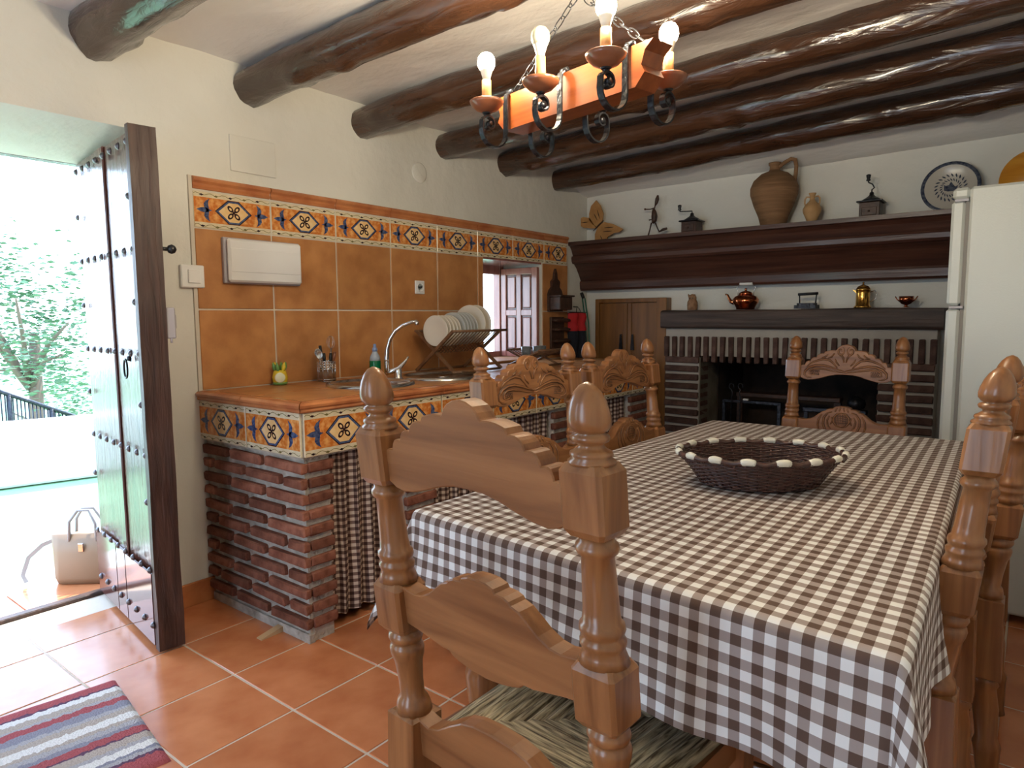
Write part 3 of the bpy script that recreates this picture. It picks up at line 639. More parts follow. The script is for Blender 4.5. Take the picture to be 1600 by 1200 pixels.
# ceramic pot with lemon and leaves
b = PZ(zc0, 438, 601)
t = thing('ceramic_pot', 'small yellow and green ceramic pot with flower shapes on the worktop', 'pot', b)
m = MB(); m.lathe([(.026, .0005), (.031, .01), (.034, .035), (.028, .058), (.024, .066)], 22, TR(b)); m.build('pot', [yellow_f], t)
m = MB(); dv = (CAM-b); dv.z = 0; dv.normalize(); T_ = Matrix.Translation(b+dv*.026+Vector((0, 0, .034))) @ dv.to_track_quat('Z', 'Y').to_matrix().to_4x4(); m.lathe([(.022, 0), (.023, .006), (.018, .009), (.002, .0095)], 18, T_); m.build('lemon_slice', cream_f, t)
for k, (a, mt) in enumerate(((0.2, yellow_f), (1.3, green_f), (2.3, green_f), (3.4, yellow_f), (4.3, green_f), (5.3, green_f))):
    m = MB(); T_ = TR(b+Vector((.019*math.cos(a), .019*math.sin(a), .058)), rx=-.22*math.sin(a), ry=.22*math.cos(a)); m.lathe([(.004, 0), (.010, .014), (.011, .026), (.005, .040), (.001, .046)], 10, T_, sy=.75); m.build('petal', mt, t)
m = MB(); m.lathe([(.029, .001), (.033, .008), (.031, .014)], 20, TR(b)); m.build('green_foot', green_f, t)
# cutlery holder
b = PZ(zc0, 511, 596)
t = thing('cutlery_holder', 'round wire cutlery holder full of utensils standing by the wall tiles', 'holder', b)
m = MB(); rr = .042
for z in (.003, .012, .06, .072, .084, .096): m.tube([(b.x+rr*math.cos(2*PI*i/24), b.y+rr*math.sin(2*PI*i/24), b.z+z) for i in range(24)], .0022, 6, closed=True)
for i in range(12): a = 2*PI*i/12; m.tube([(b.x+rr*math.cos(a), b.y+rr*math.sin(a), b.z+.002), (b.x+rr*math.cos(a), b.y+rr*math.sin(a), b.z+.096)], .0016, 6)
m.build('wire_cage', chrome, t)
m = MB(); m.lathe([(.038, .003), (.039, .058), (.037, .058), (.036, .006)], 20, TR(b)); m.build('inner_cup', rackwood, t)
def utensil(kind, ang, lean, L_, mt, label):
    u = thing(kind, label, 'utensil', b+Vector((0, 0, .01)), 0, 'utensils in the cutlery holder')
    c, s_ = math.cos(ang), math.sin(ang); p0 = b+Vector((.015*c, .015*s_, .012)); p1 = b+Vector(((.020+lean)*c, (.020+lean)*s_, L_)); m = MB()
    if kind == 'spoon':
        m.tube([p0, p1], .0028, 6); m.build('handle', mt, u); m = MB(); T_ = Matrix.Translation(p1+Vector((0, 0, .012))) @ dv.to_track_quat('Z', 'Y').to_matrix().to_4x4(); m.lathe([(.002, -.003), (.012, -.001), (.015, .003), (.013, .002)], 14, T_, sy=1.35); m.build('bowl', mt, u)
    elif kind == 'whisk':
        m.tube([p0, p1], .005, 8); m.build('handle', mt, u); m = MB()
        for k in range(3):
            a2 = k*PI/3; m.tube([p1+Vector((.018*math.sin(q)*math.cos(a2), .018*math.sin(q)*math.sin(a2), .03-.03*math.cos(q))) for q in [2*PI*i/16 for i in range(16)]], .0009, 5, closed=True)
        m.build('wire_loop', steel, u)
    else:
        m.tube([p0, p0.lerp(p1, .72)], [.002, .003], 6); m.build('blade', steel, u); m = MB(); m.tube([p0.lerp(p1, .66), p0.lerp(p1, .8), p1], [.006, .008, .007], 8); m.build('handle', mt, u)
utensil('spoon', 3.9, .018, .125, steel, 'steel spoon leaning left in the cutlery holder')
utensil('spoon', 4.4, .012, .115, steel, 'steel spoon leaning towards the room in the cutlery holder')
utensil('knife', 3.6, .010, .170, blackm, 'black-handled knife, tallest utensil in the cutlery holder')
utensil('knife', 5.2, .004, .135, blackm, 'black-handled knife upright in the middle of the cutlery holder')
utensil('knife', 0.3, .006, .135, blackm, 'black-handled knife at the right of the cutlery holder')
utensil('knife', 0.9, .020, .140, dishwood, 'reddish-handled knife leaning right in the cutlery holder')
utensil('whisk', 1.2, .004, .155, steel, 'wire whisk sticking up behind the knives in the cutlery holder')

# dish rack: folding crossed frames with plates
ry0, ry1 = 1.17, 1.56
rk = thing('dish_rack', 'folding crossed-slat wooden dish rack full of plates on the worktop', 'dish rack', (.22, 1.37, zc0))
def PR(px, py, y=ry0): return PY(y, px, py)
lf, rf_ = PR(652, 581), PR(709, 581); lt, rt_ = PR(649, 519), PR(709, 517)
xl, xr = .075, .355; xa, xb = .08, .35; zf = zc0+.002; ztop = zc0+.225
def rk_bar(a, b, y, m, r=.007): m.tube([(a[0], y, a[1]), (b[0], y, b[1])], r, 6, flat=(.012, .016), upv=(0, 1, 0))
for y in (ry0, ry1):
    m = MB(); rk_bar((xa, zf+.008), (xr, ztop), y, m); rk_bar((xl, ztop), (xb, zf+.008), y+.013, m); m.build('crossed_frame', rackwood, rk)
m = MB(); m.tube([(xr, ry0, ztop), (xr, ry1+.06, ztop)], .007, 8); m.tube([(xl, ry0, ztop), (xl, ry1+.06, ztop)], .007, 8); m.tube([(xb, ry0, zf+.008), (xb, ry1, zf+.008)], .007, 8); m.tube([(xa, ry0, zf+.008), (xa, ry1, zf+.008)], .007, 8); m.build('rail', rackwood, rk)
mxr = (xl+xr)/2; mzr = zf+.5*(ztop-zf)
for k in range(15):
    y = ry0+.014+k*(ry1-ry0-.02)/14
    m = MB(); m.tube([(xr, y, ztop), (mxr-.01, y, mzr-.005)], .0032, 6); m.tube([(xl, y, ztop), (mxr+.01, y, mzr-.005)], .0032, 6); m.build('slat', rackwood, rk)
def plate_me(r, mt): m = MB(); m.lathe([(r*.45, 0), (r*.6, -.004), (r*.97, .012), (r, .015), (r*.96, .0165), (r*.62, .002), (r*.02, .001)], 36); return m.mesh('plate', mt)
pA, pB, pC = plate_me(.083, china), plate_me(.090, china_b), plate_me(.108, china)
k = 0
for i in range(12):
    y = ry0+.027+i*.0262
    me, r, lab = (pA, .083, 'small white side plate standing in the left end of the dish rack') if i < 5 else ((pB, .090, 'grey-edged plate standing in the middle of the dish rack') if i < 10 else (pC, .108, 'large white dinner plate standing at the right end of the dish rack'))
    if i == 0: lab = 'foremost small white plate of the dish rack, its whole face showing'
    y += .015 if i >= 10 else 0
    if i == 11: lab = 'last large white dinner plate of the dish rack, next to the window'; y += .025
    if i == 10: lab = 'first large white dinner plate behind the grey-edged plates of the dish rack'
    zc1 = mzr+r*1.30+.006
    ords = ['', 'second', 'third', 'fourth', 'fifth']
    if 0 < i < 5: lab = 'small white side plate, %s from the left end of the dish rack' % ords[i]
    if 5 <= i < 10: lab = 'grey-edged plate in the dish rack, %s of the middle five' % ['first', 'second', 'third', 'fourth', 'last'][i-5]
    o = inst(me, 'plate', None, (mxr, y, zc1), (PI/2, 0, .12), world=False)
    tag(o, lab, 'plate', ('small side plates in the dish rack' if 0 < i < 5 else 'grey-edged plates in the dish rack' if 5 <= i < 10 else None))
# second small rack with glasses
r2 = thing('glass_rack', 'small dark wooden rack with glasses on the worktop by the window sill', 'dish rack', (.36, 1.80, zc0))
m = MB()
for y in (1.80, 2.02):
    m.tube([(.23, y, zc0+.008), (.46, y, zc0+.10)], .007, 6); m.tube([(.44, y, zc0+.008), (.22, y, zc0+.10)], .007, 6)
for (x, z) in ((.46, .10), (.22, .10), (.23, .008), (.44, .008)): m.tube([(x, 1.79, zc0+z), (x, 2.05, zc0+z)], .007, 6)
m.build('crossed_frame', rackwood, r2)
for k in range(8): m = MB(); y = 1.815+k*.028; m.tube([(.46, y, zc0+.10), (.34, y, zc0+.052)], .004, 5); m.tube([(.22, y, zc0+.10), (.33, y, zc0+.052)], .004, 5); m.build('slat', rackwood, r2)
gl = mat('drinking_glass', (.75, .80, .80), .05); gl.node_tree.nodes['Principled BSDF'].inputs['Transmission Weight'].default_value = .85
for i, (x, y) in enumerate(((.315, 1.86), (.35, 1.93), (.33, 2.0))):
    m = MB(); m.lathe([(.026, .055), (.030, .12), (.028, .12), (.024, .06)], 18, TR((x, y, zc0))); o = m.build('drinking_glass', gl); origin_to(o, (x, y, zc0+.055)); tag(o, ['drinking glass in the small rack, nearest the sink', 'drinking glass in the middle of the small rack', 'drinking glass in the small rack, nearest the fireplace'][i], 'glass')
# wooden tray/board leaning under the rack
m = MB(); m.b2((.012, 1.02, zc0), (.03, 1.2, zc0+.13), .004, T=None); 
# ------------------------------------------------------------------ objects on the wall right of the window
p = PX(.06, 867, 455)
t = thing('salt_box', 'dark carved wooden salt box with pointed top hanging right of the window', 'box', (XT, 2.60, 1.24))
m = MB(); pro = [(-.085, 0), (.085, 0), (.085, .12), (.07, .15), (.045, .17), (.05, .21), (.02, .23), (.014, .27), (0, .30), (-.014, .27), (-.02, .23), (-.05, .21), (-.045, .17), (-.07, .15), (-.085, .12)]
m.prism([(2.60+a, 1.24+b) for a, b in pro], XT+.0005, XT+.02, 'yz'); m.build('back_board', oldwood, t)
m = MB(); m.b2((XT+.02, 2.52, 1.25), (.12, 2.68, 1.34), .004); m.b2((XT+.02, 2.51, 1.34), (.135, 2.69, 1.352), .003); m.build('box', oldwood, t)
t = thing('spoon_rack', 'dark turned wooden spoon rack hanging under the salt box', 'rack', (XT, 2.62, .93))
m = MB(); m.b2((XT+.0005, 2.54, .93), (XT+.018, 2.71, 1.20), .004); m.build('back_board', oldwood, t)
for z in (.95, 1.03, 1.11, 1.175): m = MB(); m.tube([(.065, 2.53, z), (.065, 2.58, z), (.065, 2.63, z), (.065, 2.68, z), (.065, 2.73, z)], [.008, .017, .012, .017, .008], 10); m.b2((XT+.018, 2.55, z-.006), (.065, 2.70, z+.006)); m.build('shelf', oldwood, t)
# bag and rods in the corner
a = PY(3.03, 893, 490); b_ = PY(3.03, 920, 490); zt_ = PY(3.03, 905, 490).z; zm = PY(3.03, 905, 517).z; zb_ = PY(3.03, 905, 580).z-.14
xA, xB = PX(.0, 893, 500), 0
by0, by1 = PX(.06, 893, 500).y, PX(.06, 918, 500).y
zt_ = PX(.06, 905, 489).z; zm = PX(.06, 905, 517).z; zb_ = zm-.33
t = thing('hanging_bag', 'narrow red and black bag hanging from a wire in the corner', 'bag', (.05, (by0+by1)/2, zb_))
def bagp(za, zb, mt, nm):
    m = MB(); hw = (by1-by0)/2
    for k in range(2):
        yy = by0+k*hw
        m.grid(lambda u, v, yy=yy, k=k: (.03+.045*math.sin(PI*u)*(1+.15*math.sin(v*9+k)), yy+hw*u, za+(zb-za)*v), 10, 10)
        m.grid(lambda u, v, yy=yy, k=k: (.026, yy+hw*u, za+(zb-za)*v), 1, 1)
    m.build(nm, mt, t)
bagp(zm, zt_, redcloth, 'red_top'); bagp(zb_, zm, darkcloth, 'dark_body')
m = MB(); ym = (by0+by1)/2; m.tube([(.05, by0-.012, zt_+.004), (.05, by1+.012, zt_+.004)], .004, 6); m.tube([(.05, ym-.03, zt_+.004), (.045, ym-.02, zt_+.03), (.04, ym, zt_+.045), (.045, ym+.02, zt_+.03), (.05, ym+.03, zt_+.004)], .0025, 6); m.tube([(.002, ym, zt_+.047), (.044, ym, zt_+.044)], .003, 6); m.build('wire_hook', iron, t)
m = MB()
q0, q1 = PY(2.955, 910, 466), PY(2.955, 922, 545)
for s in (0, .022): m.tube([q0+Vector((s, 0, 0)), q0.lerp(q1, .5)+Vector((s*1.2, -.01, 0)), (q1.x+s*1.2+.03, q1.y-.01, 0.004)], .005, 6)
o = m.build('green_rods', greenp); origin_to(o, (q1.x, 2.945, 0)); tag(o, 'pair of thin green rods leaning in the corner beside the wall cupboard', 'rods')
m = MB(); m.tube([q0+Vector((.010, .0, .0)), q0+Vector((-.008, .0, .040))], .013, 8); m.build('black_grip', blackm, o, world=True).location = -Vector(o.location)

# ------------------------------------------------------------------ wall cupboard left of the fireplace
cu = thing('wall_cupboard', 'old brown two-door wooden cupboard set in the wall left of the fireplace', 'cupboard', (.40, YB, 0))
c0, c1, czt = PY(3.0, 930, 467).x, .70, 1.33
m = MB(); m.b2((c0, 3.0, 0), (c0+.03, YB, czt), .003); m.b2((c1-.075, 2.985, 0), (c1, YB, czt), .003); m.b2((c0+.03, 3.0, czt-.03), (c1-.075, YB, czt), .003); m.build('frame', cupwood, cu)
md = (c0+.03+c1-.075)/2
for a, b, hx in ((c0+.032, md-.002, md-.05), (md+.002, c1-.077, md+.045)):
    m = MB(); m.b2((a, 3.012, .01), (b, YB-.01, czt-.033), .003); m.b2((a if a > md else b-.03, 3.004, .01), (a+.03 if a > md else b, 3.012, czt-.033), .002); dr = m.build('door', cupwood, cu)
    m = MB(); m.prism([(hx-.014, .955), (hx+.014, .955), (hx+.006, 1.07), (hx-.006, 1.07)], 3.0035, 2.994, 'xz'); m.build('hinge_plate', iron, dr)

# ------------------------------------------------------------------ fireplace
fp = thing('fireplace', 'brick fireplace with a dark beam mantel and a row of upright bricks', 'fireplace', (1.52, 2.98, 0))
FY = 2.905; fxl, fxr = .735, 2.325
m = MB()
m.b2((fxl, FY+.008, 0), (FX0, YB-.001, .935)); m.b2((FX1, FY+.008, 0), (fxr, YB-.001, .935)); m.b2((fxl, FY+.008, .935), (fxr, YB-.001, 1.115)); m.build('mortar_core', mat('fireplace_mortar', (.36, .33, .29), .95, bump=1, bscale=(40, 40, 40)), fp)
m = MB()  # firebox
m.b2((FX0-.1, YB+.202, 0), (FX0+.012, 3.75, 1.3)); m.b2((FX1-.012, YB+.202, 0), (FX1+.1, 3.75, 1.3)); m.b2((FX0-.1, 3.75, 0), (FX1+.1, 3.85, 1.3)); m.b2((FX0-.1, YB+.202, 1.28), (FX1+.1, 3.85, 1.36)); m.b2((FX0+.001, YB-.1, .001), (FX1-.001, 3.75, .05))
m.b2((FX1-.012, YB+.0, .05), (FX1-.001, YB+.201, FZ-.001)); m.b2((FX0+.001, YB+.17, .05), (FX0+.012, YB+.201, FZ-.001)); m.b2((FX0+.012, YB+.0, FZ-.012), (FX1-.012, YB+.201, FZ-.001)); firebox = struct(m, 'trim_firebox', soot)
m = MB(); m.b2((FX0+.0005, FY+.012, 0), (FX0+.008, YB+.16, .93)); m.build('plastered_cheek', mat('smoked_plaster', (.20, .185, .15), .9, col2=(.10, .085, .06), scale=(6, 6, 6)), firebox)
bd = .0595
nb = 15
for r in range(nb):
    z = .905-r*bd
    brick(fp, ((fxl+FX0)/2+R.uniform(-.003, .003), FY+.004, z), FX0-fxl-.002, 'x', brick_dark, .040)
    if True: brick(fp, (FX0-.006, FY+.085, z), .13, 'y', brick_dark, .040)
    brick(fp, ((FX1+fxr)/2, FY+.004, z), fxr-FX1-.004, 'x', brick_dark, .040)
    brick(fp, (FX1+.006, FY+.085, z), .13, 'y', brick_dark, .040)
ns = 29
for i in range(ns):
    x = fxl+.012+(fxr-fxl-.024)*i/(ns-1); low = .925 if (x < FX0 or x > FX1) else .895
    m = MB(); m.box((0, 0, 0), (.030, .04, 1.062-low), bev=.004, jit=.0022); inst(m.mesh('brick', brick_dark), 'brick', fp, (x, FY+.002, (1.062+low)/2), (0, R.uniform(-.02, .02), 0))
# mantel beam
m = MB(); bz0, bz1 = 1.118, 1.237
def mb_(u, v):
    x = .715+(2.355-.715)*v; a = 2*PI*u; c, s_ = math.cos(a), math.sin(a)
    k_ = .10; y = (2.96)+(.10)*math.copysign(abs(c)**.25, c); z = (bz0+bz1)/2+.06*math.copysign(abs(s_)**.25, s_)
    return (x, y+.006*noise.noise(Vector((x*3, z*4, 1))), z+.008*noise.noise(Vector((x*2.3, c*2, 4))))
m.grid(mb_, 24, 40); m.add([mb_(i/24, 0) for i in range(24)], [tuple(range(24))]); m.add([mb_(i/24, 1) for i in range(24)], [tuple(range(24))])
mantel = m.build('mantel_beam', beamwood, fp)
# hearth things
m = MB(); m.b2((1.06, 3.40, .62), (1.75, 3.5, .65), .004); m.b2((1.06, 3.42, .05), (1.10, 3.46, .62)); m.b2((1.71, 3.42, .05), (1.75, 3.46, .62)); o = m.build('hearth_shelf', oldwood); origin_to(o, (1.4, 3.45, .05)); tag(o, 'dark wooden shelf at the back of the hearth', 'shelf')
for k, (px, lab) in enumerate(((1143, 'scroll-topped fire tongs hanging inside the fireplace, left of the pair'), (1157, 'scroll-topped fire poker hanging inside the fireplace, right of the pair'))):
    p = PY(3.10, px, 610); m = MB(); pt = [(p.x+.016*math.cos(t), 3.10, p.z+.028+.020*math.sin(t)) for t in [PI*1.5-i*.45 for i in range(13)]]
    m.tube([(p.x, 3.10, .052), (p.x, 3.10, p.z-.05), (p.x+.008*(-1)**k, 3.10, p.z-.02)]+pt, .0045, 7); o = m.build('fire_iron', iron); origin_to(o, (p.x, 3.10, .052)); tag(o, lab, 'fire iron')
p = PY(3.15, 1168, 625); m = MB(); m.b2((1.06, 3.13, p.z-.02), (1.45, 3.16, p.z-.004)); m.b2((1.06, 3.13, .05), (1.08, 3.16, p.z-.02)); m.b2((1.43, 3.13, .05), (1.45, 3.16, p.z-.02)); o = m.build('fire_screen', iron); origin_to(o, (1.25, 3.14, .05)); tag(o, 'dark iron rail stand inside the left of the fireplace', 'stand')
m = MB(); p2 = PY(3.145, 1165, 622); m.b2((p2.x-.015, 3.132, p.z-.0035), (p2.x+.02, 3.158, p.z+.009), .003); o = m.build('matchbox', white_pl); origin_to(o, (p2.x, 3.145, p.z-.0035)); tag(o, 'small pale box lying on the iron rail in the fireplace', 'box')
# grill frame with pot, right of hearth
gz = PY(3.1, 1340, 638).z
m = MB(); m.b2((1.62, 2.99, gz-.03), (1.98, 3.05, gz), .004)
for x in (1.63, 1.955): m.b2((x, 3.0, .05), (x+.02, 3.03, gz-.03))
o = m.build('hearth_grill', iron); origin_to(o, (1.8, 3.0, .05)); tag(o, 'black iron grill stand inside the right of the fireplace', 'stand')
m = MB(); m.lathe([(.02, 0), (.045, .012), (.052, .035), (.045, .06), (.02, .075), (.008, .085)], 18, TR((1.92, 3.02, gz+.0005))); o = m.build('iron_pot', iron); origin_to(o, (1.92, 3.02, gz)); tag(o, 'small round black iron pot on the grill stand in the fireplace', 'pot')

# big wooden chimney shelf with stepped mouldings
sf = thing('chimney_shelf', 'long dark brown moulded wooden shelf above the fireplace', 'shelf', (1.6, 3.0, 1.40))
prof = [(2.805, 1.745), (2.805, 1.722), (2.820, 1.716), (2.862, 1.648), (2.856, 1.640), (2.858, 1.600), (2.890, 1.590), (2.975, 1.470), (2.982, 1.462), (2.985, 1.410), (2.995, 1.398), (YB-.001, 1.398), (YB-.001, 1.745)]
bands = [('top_board', [(2.805, 1.745), (2.805, 1.720), (2.822, 1.714), (YB-.001, 1.714), (YB-.001, 1.745)]),
         ('upper_cove', [(2.826, 1.714), (2.846, 1.690), (2.868, 1.645), (YB-.001, 1.645), (YB-.001, 1.714)]),
         ('middle_moulding', [(2.852, 1.645), (2.846, 1.632), (2.850, 1.606), (2.862, 1.590), (YB-.001, 1.590), (YB-.001, 1.645)]),
         ('lower_cove', [(2.882, 1.590), (2.915, 1.560), (2.955, 1.505), (2.978, 1.466), (YB-.001, 1.466), (YB-.001, 1.590)]),
         ('bottom_moulding', [(2.966, 1.466), (2.962, 1.452), (2.966, 1.410), (2.976, 1.396), (YB-.001, 1.396), (YB-.001, 1.466)])]
for nm, pr in bands:
    m = MB(); m.prism(pr, 0.002, XR-.002, 'yz'); m.build(nm, darkwood, sf)
SZ, SY = 1.745, 2.93
def sp(px, py=350): return PY(SY, px, py)
# --- on the chimney shelf
x = sp(1208).x
t = thing('clay_jar', 'large brown clay water jar with one tall handle on the chimney shelf', 'jar', (x, SY, SZ))
m = MB(); m.lathe([(.068, .001), (.075, .01), (.088, .06), (.118, .13), (.139, .195), (.140, .235), (.122, .28), (.080, .318), (.036, .335), (.030, .345), (.029, .365), (.036, .372), (.037, .385), (.026, .386), (.022, .35)], 36, TR((x, SY, SZ))); m.build('body', clay, t)
m = MB(); m.tube([(x+.025, SY, SZ+.358), (x+.06, SY, SZ+.380), (x+.095, SY, SZ+.396), (x+.118, SY, SZ+.386), (x+.126, SY, SZ+.35), (x+.124, SY, SZ+.30), (x+.118, SY, SZ+.262)], [.012, .012, .012, .013, .012, .012, .013], 10); m.build('handle', clay, t)
x = sp(1268).x
t = thing('small_clay_jug', 'small pale clay jug with two loop handles right of the large jar', 'jug', (x, SY, SZ))
m = MB(); m.lathe([(.022, .001), (.026, .008), (.034, .03), (.050, .065), (.052, .085), (.040, .11), (.020, .128), (.014, .14), (.014, .158), (.020, .172), (.021, .178), (.014, .178), (.010, .15)], 26, TR((x, SY, SZ))); m.build('body', clay2, t)
for s in (-1, 1): m = MB(); m.tube([(x+s*.014, SY, SZ+.155), (x+s*.032, SY, SZ+.158), (x+s*.042, SY, SZ+.145), (x+s*.042, SY, SZ+.12), (x+s*.036, SY, SZ+.105)], .0045, 8); m.build('handle', clay2, t)
def mill(px, label, flip, hh, crank):
    x = sp(px).x; t = thing('coffee_mill', label, 'coffee mill', (x, SY, SZ))
    m = MB(); m.box((x, SY, SZ+hh*.5+.001), (.105, .105, hh), bev=.003); m.box((x, SY, SZ+.004), (.118, .118, .007), bev=.002); b1 = m.build('body', oldwood, t)
    m = MB(); m.box((x, SY-.055, SZ+.035), (.075, .006, .045), bev=.002); m.lathe([(.003, 0), (.006, .008), (.003, .012)], 8, TR((x, SY-.058, SZ+.035), rx=PI/2)); m.build('drawer', oldwood, t)
    m = MB(); m.box((x, SY, SZ+hh+.006), (.135, .135, .010), bev=.004); m.lathe([(.06, .01), (.045, .022), (.022, .036), (.012, .046), (.012, .055), (.008, .062)], 20, TR((x, SY, SZ+hh))); m.build('lid', iron, t)
    m = MB(); b0 = Vector((x, SY, SZ+hh+.055)); pts = [b0+Vector(q) for q in crank]; m.tube([b0]+pts, .004, 7); m.lathe([(.006, 0), (.013, .004), (.009, .012), (.012, .026), (.013, .034), (.005, .038)], 12, TR(pts[-1])); m.build('crank', iron, t)
mill(1081, 'dark coffee mill with long sideways crank, beside the running figure', 0, .075, [(0, 0, .018), (-.04, 0, .020), (-.085, 0, .024), (-.088, 0, .03)])
mill(1360, 'dark square coffee mill with short upright crank, between jug and plate', 0, .085, [(0, 0, .02), (.012, 0, .03), (.002, 0, .05), (-.018, 0, .062), (-.02, 0, .07)])
# painted plate on the shelf
x = PY(2.98, 1485, 290).x; pc = Vector((x, 3.0, 1.88))
t = thing('painted_plate', 'large cream and blue painted plate leaning behind the fridge corner', 'plate', (x, 2.99, SZ))
T_ = TR((x, 3.005, SZ+.135), rx=PI/2-.16)
m = MB(); r = .138; m.lathe([(r*.45, -.004), (r*.65, .0), (r*.97, .020), (r, .024), (r*.965, .026), (r*.86, .0225)], 44, T_, cap=False); m.lathe([(r*.86, .0225), (r*.60, .0065), (.001, .005)], 44, T_, cap=False); m.build('dish', platewht, t)
m = MB(); m.lathe([(r*1.004, .0245), (r*.97, .0272), (r*.875, .0242)], 44, T_, cap=False); m.build('blue_rim', plateblue, t)
m = MB()
for k in range(22):
    a = 2*PI*k/22
    for (ra, rb, wd) in ((.058, .078, .010), (.036, .052, .008)):
        pts = [(ra+(rb-ra)*q, (wd*.5*math.sin(PI*q))) for q in (0, .3, .6, 1)]; pl = [(p_[0], p_[1]+.012*(p_[0]-ra)/(rb-ra)) for p_ in pts]+[(p_[0], -p_[1]+.012*(p_[0]-ra)/(rb-ra)) for p_ in pts[1:-1][::-1]]
        m.add([T_ @ Vector((c_*math.cos(a)-s_*math.sin(a), c_*math.sin(a)+s_*math.cos(a), .0078+(.0035 if ra > .05 else 0))) for c_, s_ in pl], [tuple(range(len(pl)))])
bird = [(-.03, -.012), (-.012, -.02), (.012, -.02), (.03, -.006), (.034, .010), (.020, .004), (.010, .018), (0, .034), (-.008, .016), (-.022, .012), (-.032, .018)]
m.add([T_ @ Vector((a, b, .0085)) for a, b in bird], [tuple(range(len(bird)))]); m.build('blue_motif', plateblue, t)
# wooden butterfly
bc = Vector((sp(932).x, 2.985, PY(2.97, 937, 356).z))
t = thing('wooden_butterfly', 'flat wooden butterfly ornament in the left corner above the chimney shelf', 'ornament', (bc.x, 2.99, SZ))
def wing(pts, nm):
    q = [PY(2.985, *p) for p in pts]; m = MB(); m.prism([(v.x, v.z) for v in q], 2.98, 2.99, 'xz'); m.build(nm, straw, t)
wing([(932, 313), (924, 322), (921, 334), (921, 344), (928, 352), (934, 354), (941, 348), (943, 334), (939, 322)], 'upper_wing')
wing([(922, 341), (912, 339), (904, 343), (903, 350), (912, 356), (926, 357), (932, 356), (927, 349)], 'small_wing')
wing([(935, 353), (945, 347), (958, 350), (968, 355), (974, 358), (968, 363), (960, 364), (950, 370), (946, 378.5), (930, 378.5), (930, 366)], 'lower_wing')
m = MB(); a, b = PY(2.975, 943, 344), PY(2.975, 927, 361); m.tube([a, a.lerp(b, .4), b], [.003, .006, .003], 8); m.build('body', oldwood, t)
m = MB()
for (u, v) in (((928, 334), (933, 344)), ((933, 328), (937, 342)), ((944, 356), (958, 355)), ((942, 362), (956, 361)), ((938, 368), (941, 376)), ((909, 348), (918, 347))):
    a, b = PY(2.9785, *u), PY(2.9785, *v); m.tube([a, a.lerp(b, .5), b], [.001, .0035, .001], 6)
m.build('wing_mark', oldwood, t)
# running figure made of iron and seed pods
t = thing('stick_figure', 'thin black running-man figure standing on the chimney shelf', 'figurine', (PY(2.95, 1012, 372).x, 2.95, SZ))
def Q(px, py): return PY(2.95, px, py)
foot = Q(1012, 371); foot.z = SZ+.004
m = MB(); m.tube([Q(1028, 305), Q(1027, 311), Q(1025.5, 317), Q(1024, 321)], [.006, .014, .011, .006], 10); m.tube([Q(1024, 320), Q(1022, 328)], .0045, 8); m.build('head', oldwood, t)
m = MB(); m.tube([Q(1021, 325), Q(1022, 331), Q(1022.5, 338), Q(1022, 345), Q(1020, 349)], [.006, .016, .021, .018, .008], 12); m.build('torso', oldwood, t)
m = MB(); m.tube([Q(1022, 325), Q(1016, 327), Q(1009, 327)], [.004, .0035, .004], 8); m.lathe([(.006, -.006), (.008, 0), (.006, .006)], 8, TR(Q(1008, 327))); m.tube([Q(1018, 343), Q(1014, 344)], .004, 6); m.build('arm', oldwood, t)
m = MB(); m.tube([Q(1018, 348), Q(1015, 360), foot], [.0055, .0045, .0055], 8); m.lathe([(.012, -.003), (.012, .002), (.006, .006)], 10, TR(foot)); m.build('leg', oldwood, t)
m = MB(); m.tube([Q(1024, 348), Q(1027, 356), Q(1030, 362), Q(1036, 358.5), Q(1042, 357)], [.005, .0045, .006, .010, .008], 8); m.build('leg', oldwood, t)
# --- on the mantel beam
BZ, BY = bz1+.0015, 2.935
def bp_(px, py=470): return PY(BY, px, py)
x = bp_(1165).x
t = thing('copper_kettle', 'round copper kettle with curved spout on the mantel beam', 'kettle', (x, BY, BZ))
m = MB(); m.lathe([(.056, .001), (.058, .012), (.066, .026), (.080, .045), (.082, .062), (.068, .082), (.042, .094)], 30, TR((x, BY, BZ))); m.build('body', copper, t)
m = MB(); m.lathe([(.044, .094), (.040, .106), (.026, .114), (.008, .118), (.006, .126), (.009, .132), (.003, .136)], 24, TR((x, BY, BZ))); m.build('lid', copper, t)
m = MB(); m.tube([(x-.072, BY, BZ+.045), (x-.095, BY, BZ+.052), (x-.108, BY, BZ+.075), (x-.118, BY, BZ+.095), (x-.132, BY, BZ+.100)], [.016, .012, .009, .007, .006], 10); m.build('spout', copper, t)
m = MB()
for s in (-1, 1): m.tube([(x+s*.050, BY, BZ+.088), (x+s*.052, BY, BZ+.12), (x+s*.062, BY, BZ+.140), (x+s*.040, BY, BZ+.163)], .002, 6)
m.build('bail', steel, t); m = MB(); m.tube([(x-.040, BY, BZ+.163), (x+.040, BY, BZ+.163)], .0085, 8); m.build('grip', white_pl, t)
x = bp_(1262).x
t = thing('flat_iron', 'old black flat iron with a raised bar handle on the mantel beam', 'iron', (x, BY, BZ))
m = MB(); m.prism([(-.068, -.04), (.055, -.045), (.068, 0), (.055, .045), (-.068, .04), (-.078, 0)], 0.0005, .022, 'xy', TR((x, BY, BZ))); m.prism([(-.055, -.03), (.045, -.034), (.055, 0), (.045, .034), (-.055, .03)], .022, .034, 'xy', TR((x, BY, BZ))); m.build('sole', iron, t)
m = MB(); m.tube([(x-.045, BY, BZ+.033), (x-.048, BY, BZ+.085)], .004, 8); m.tube([(x+.045, BY, BZ+.033), (x+.05, BY, BZ+.088)], .004, 8); m.tube([(x-.056, BY, BZ+.087), (x+.058, BY, BZ+.091)], .0085, 10); m.build('handle', iron, t)
x = bp_(1348).x
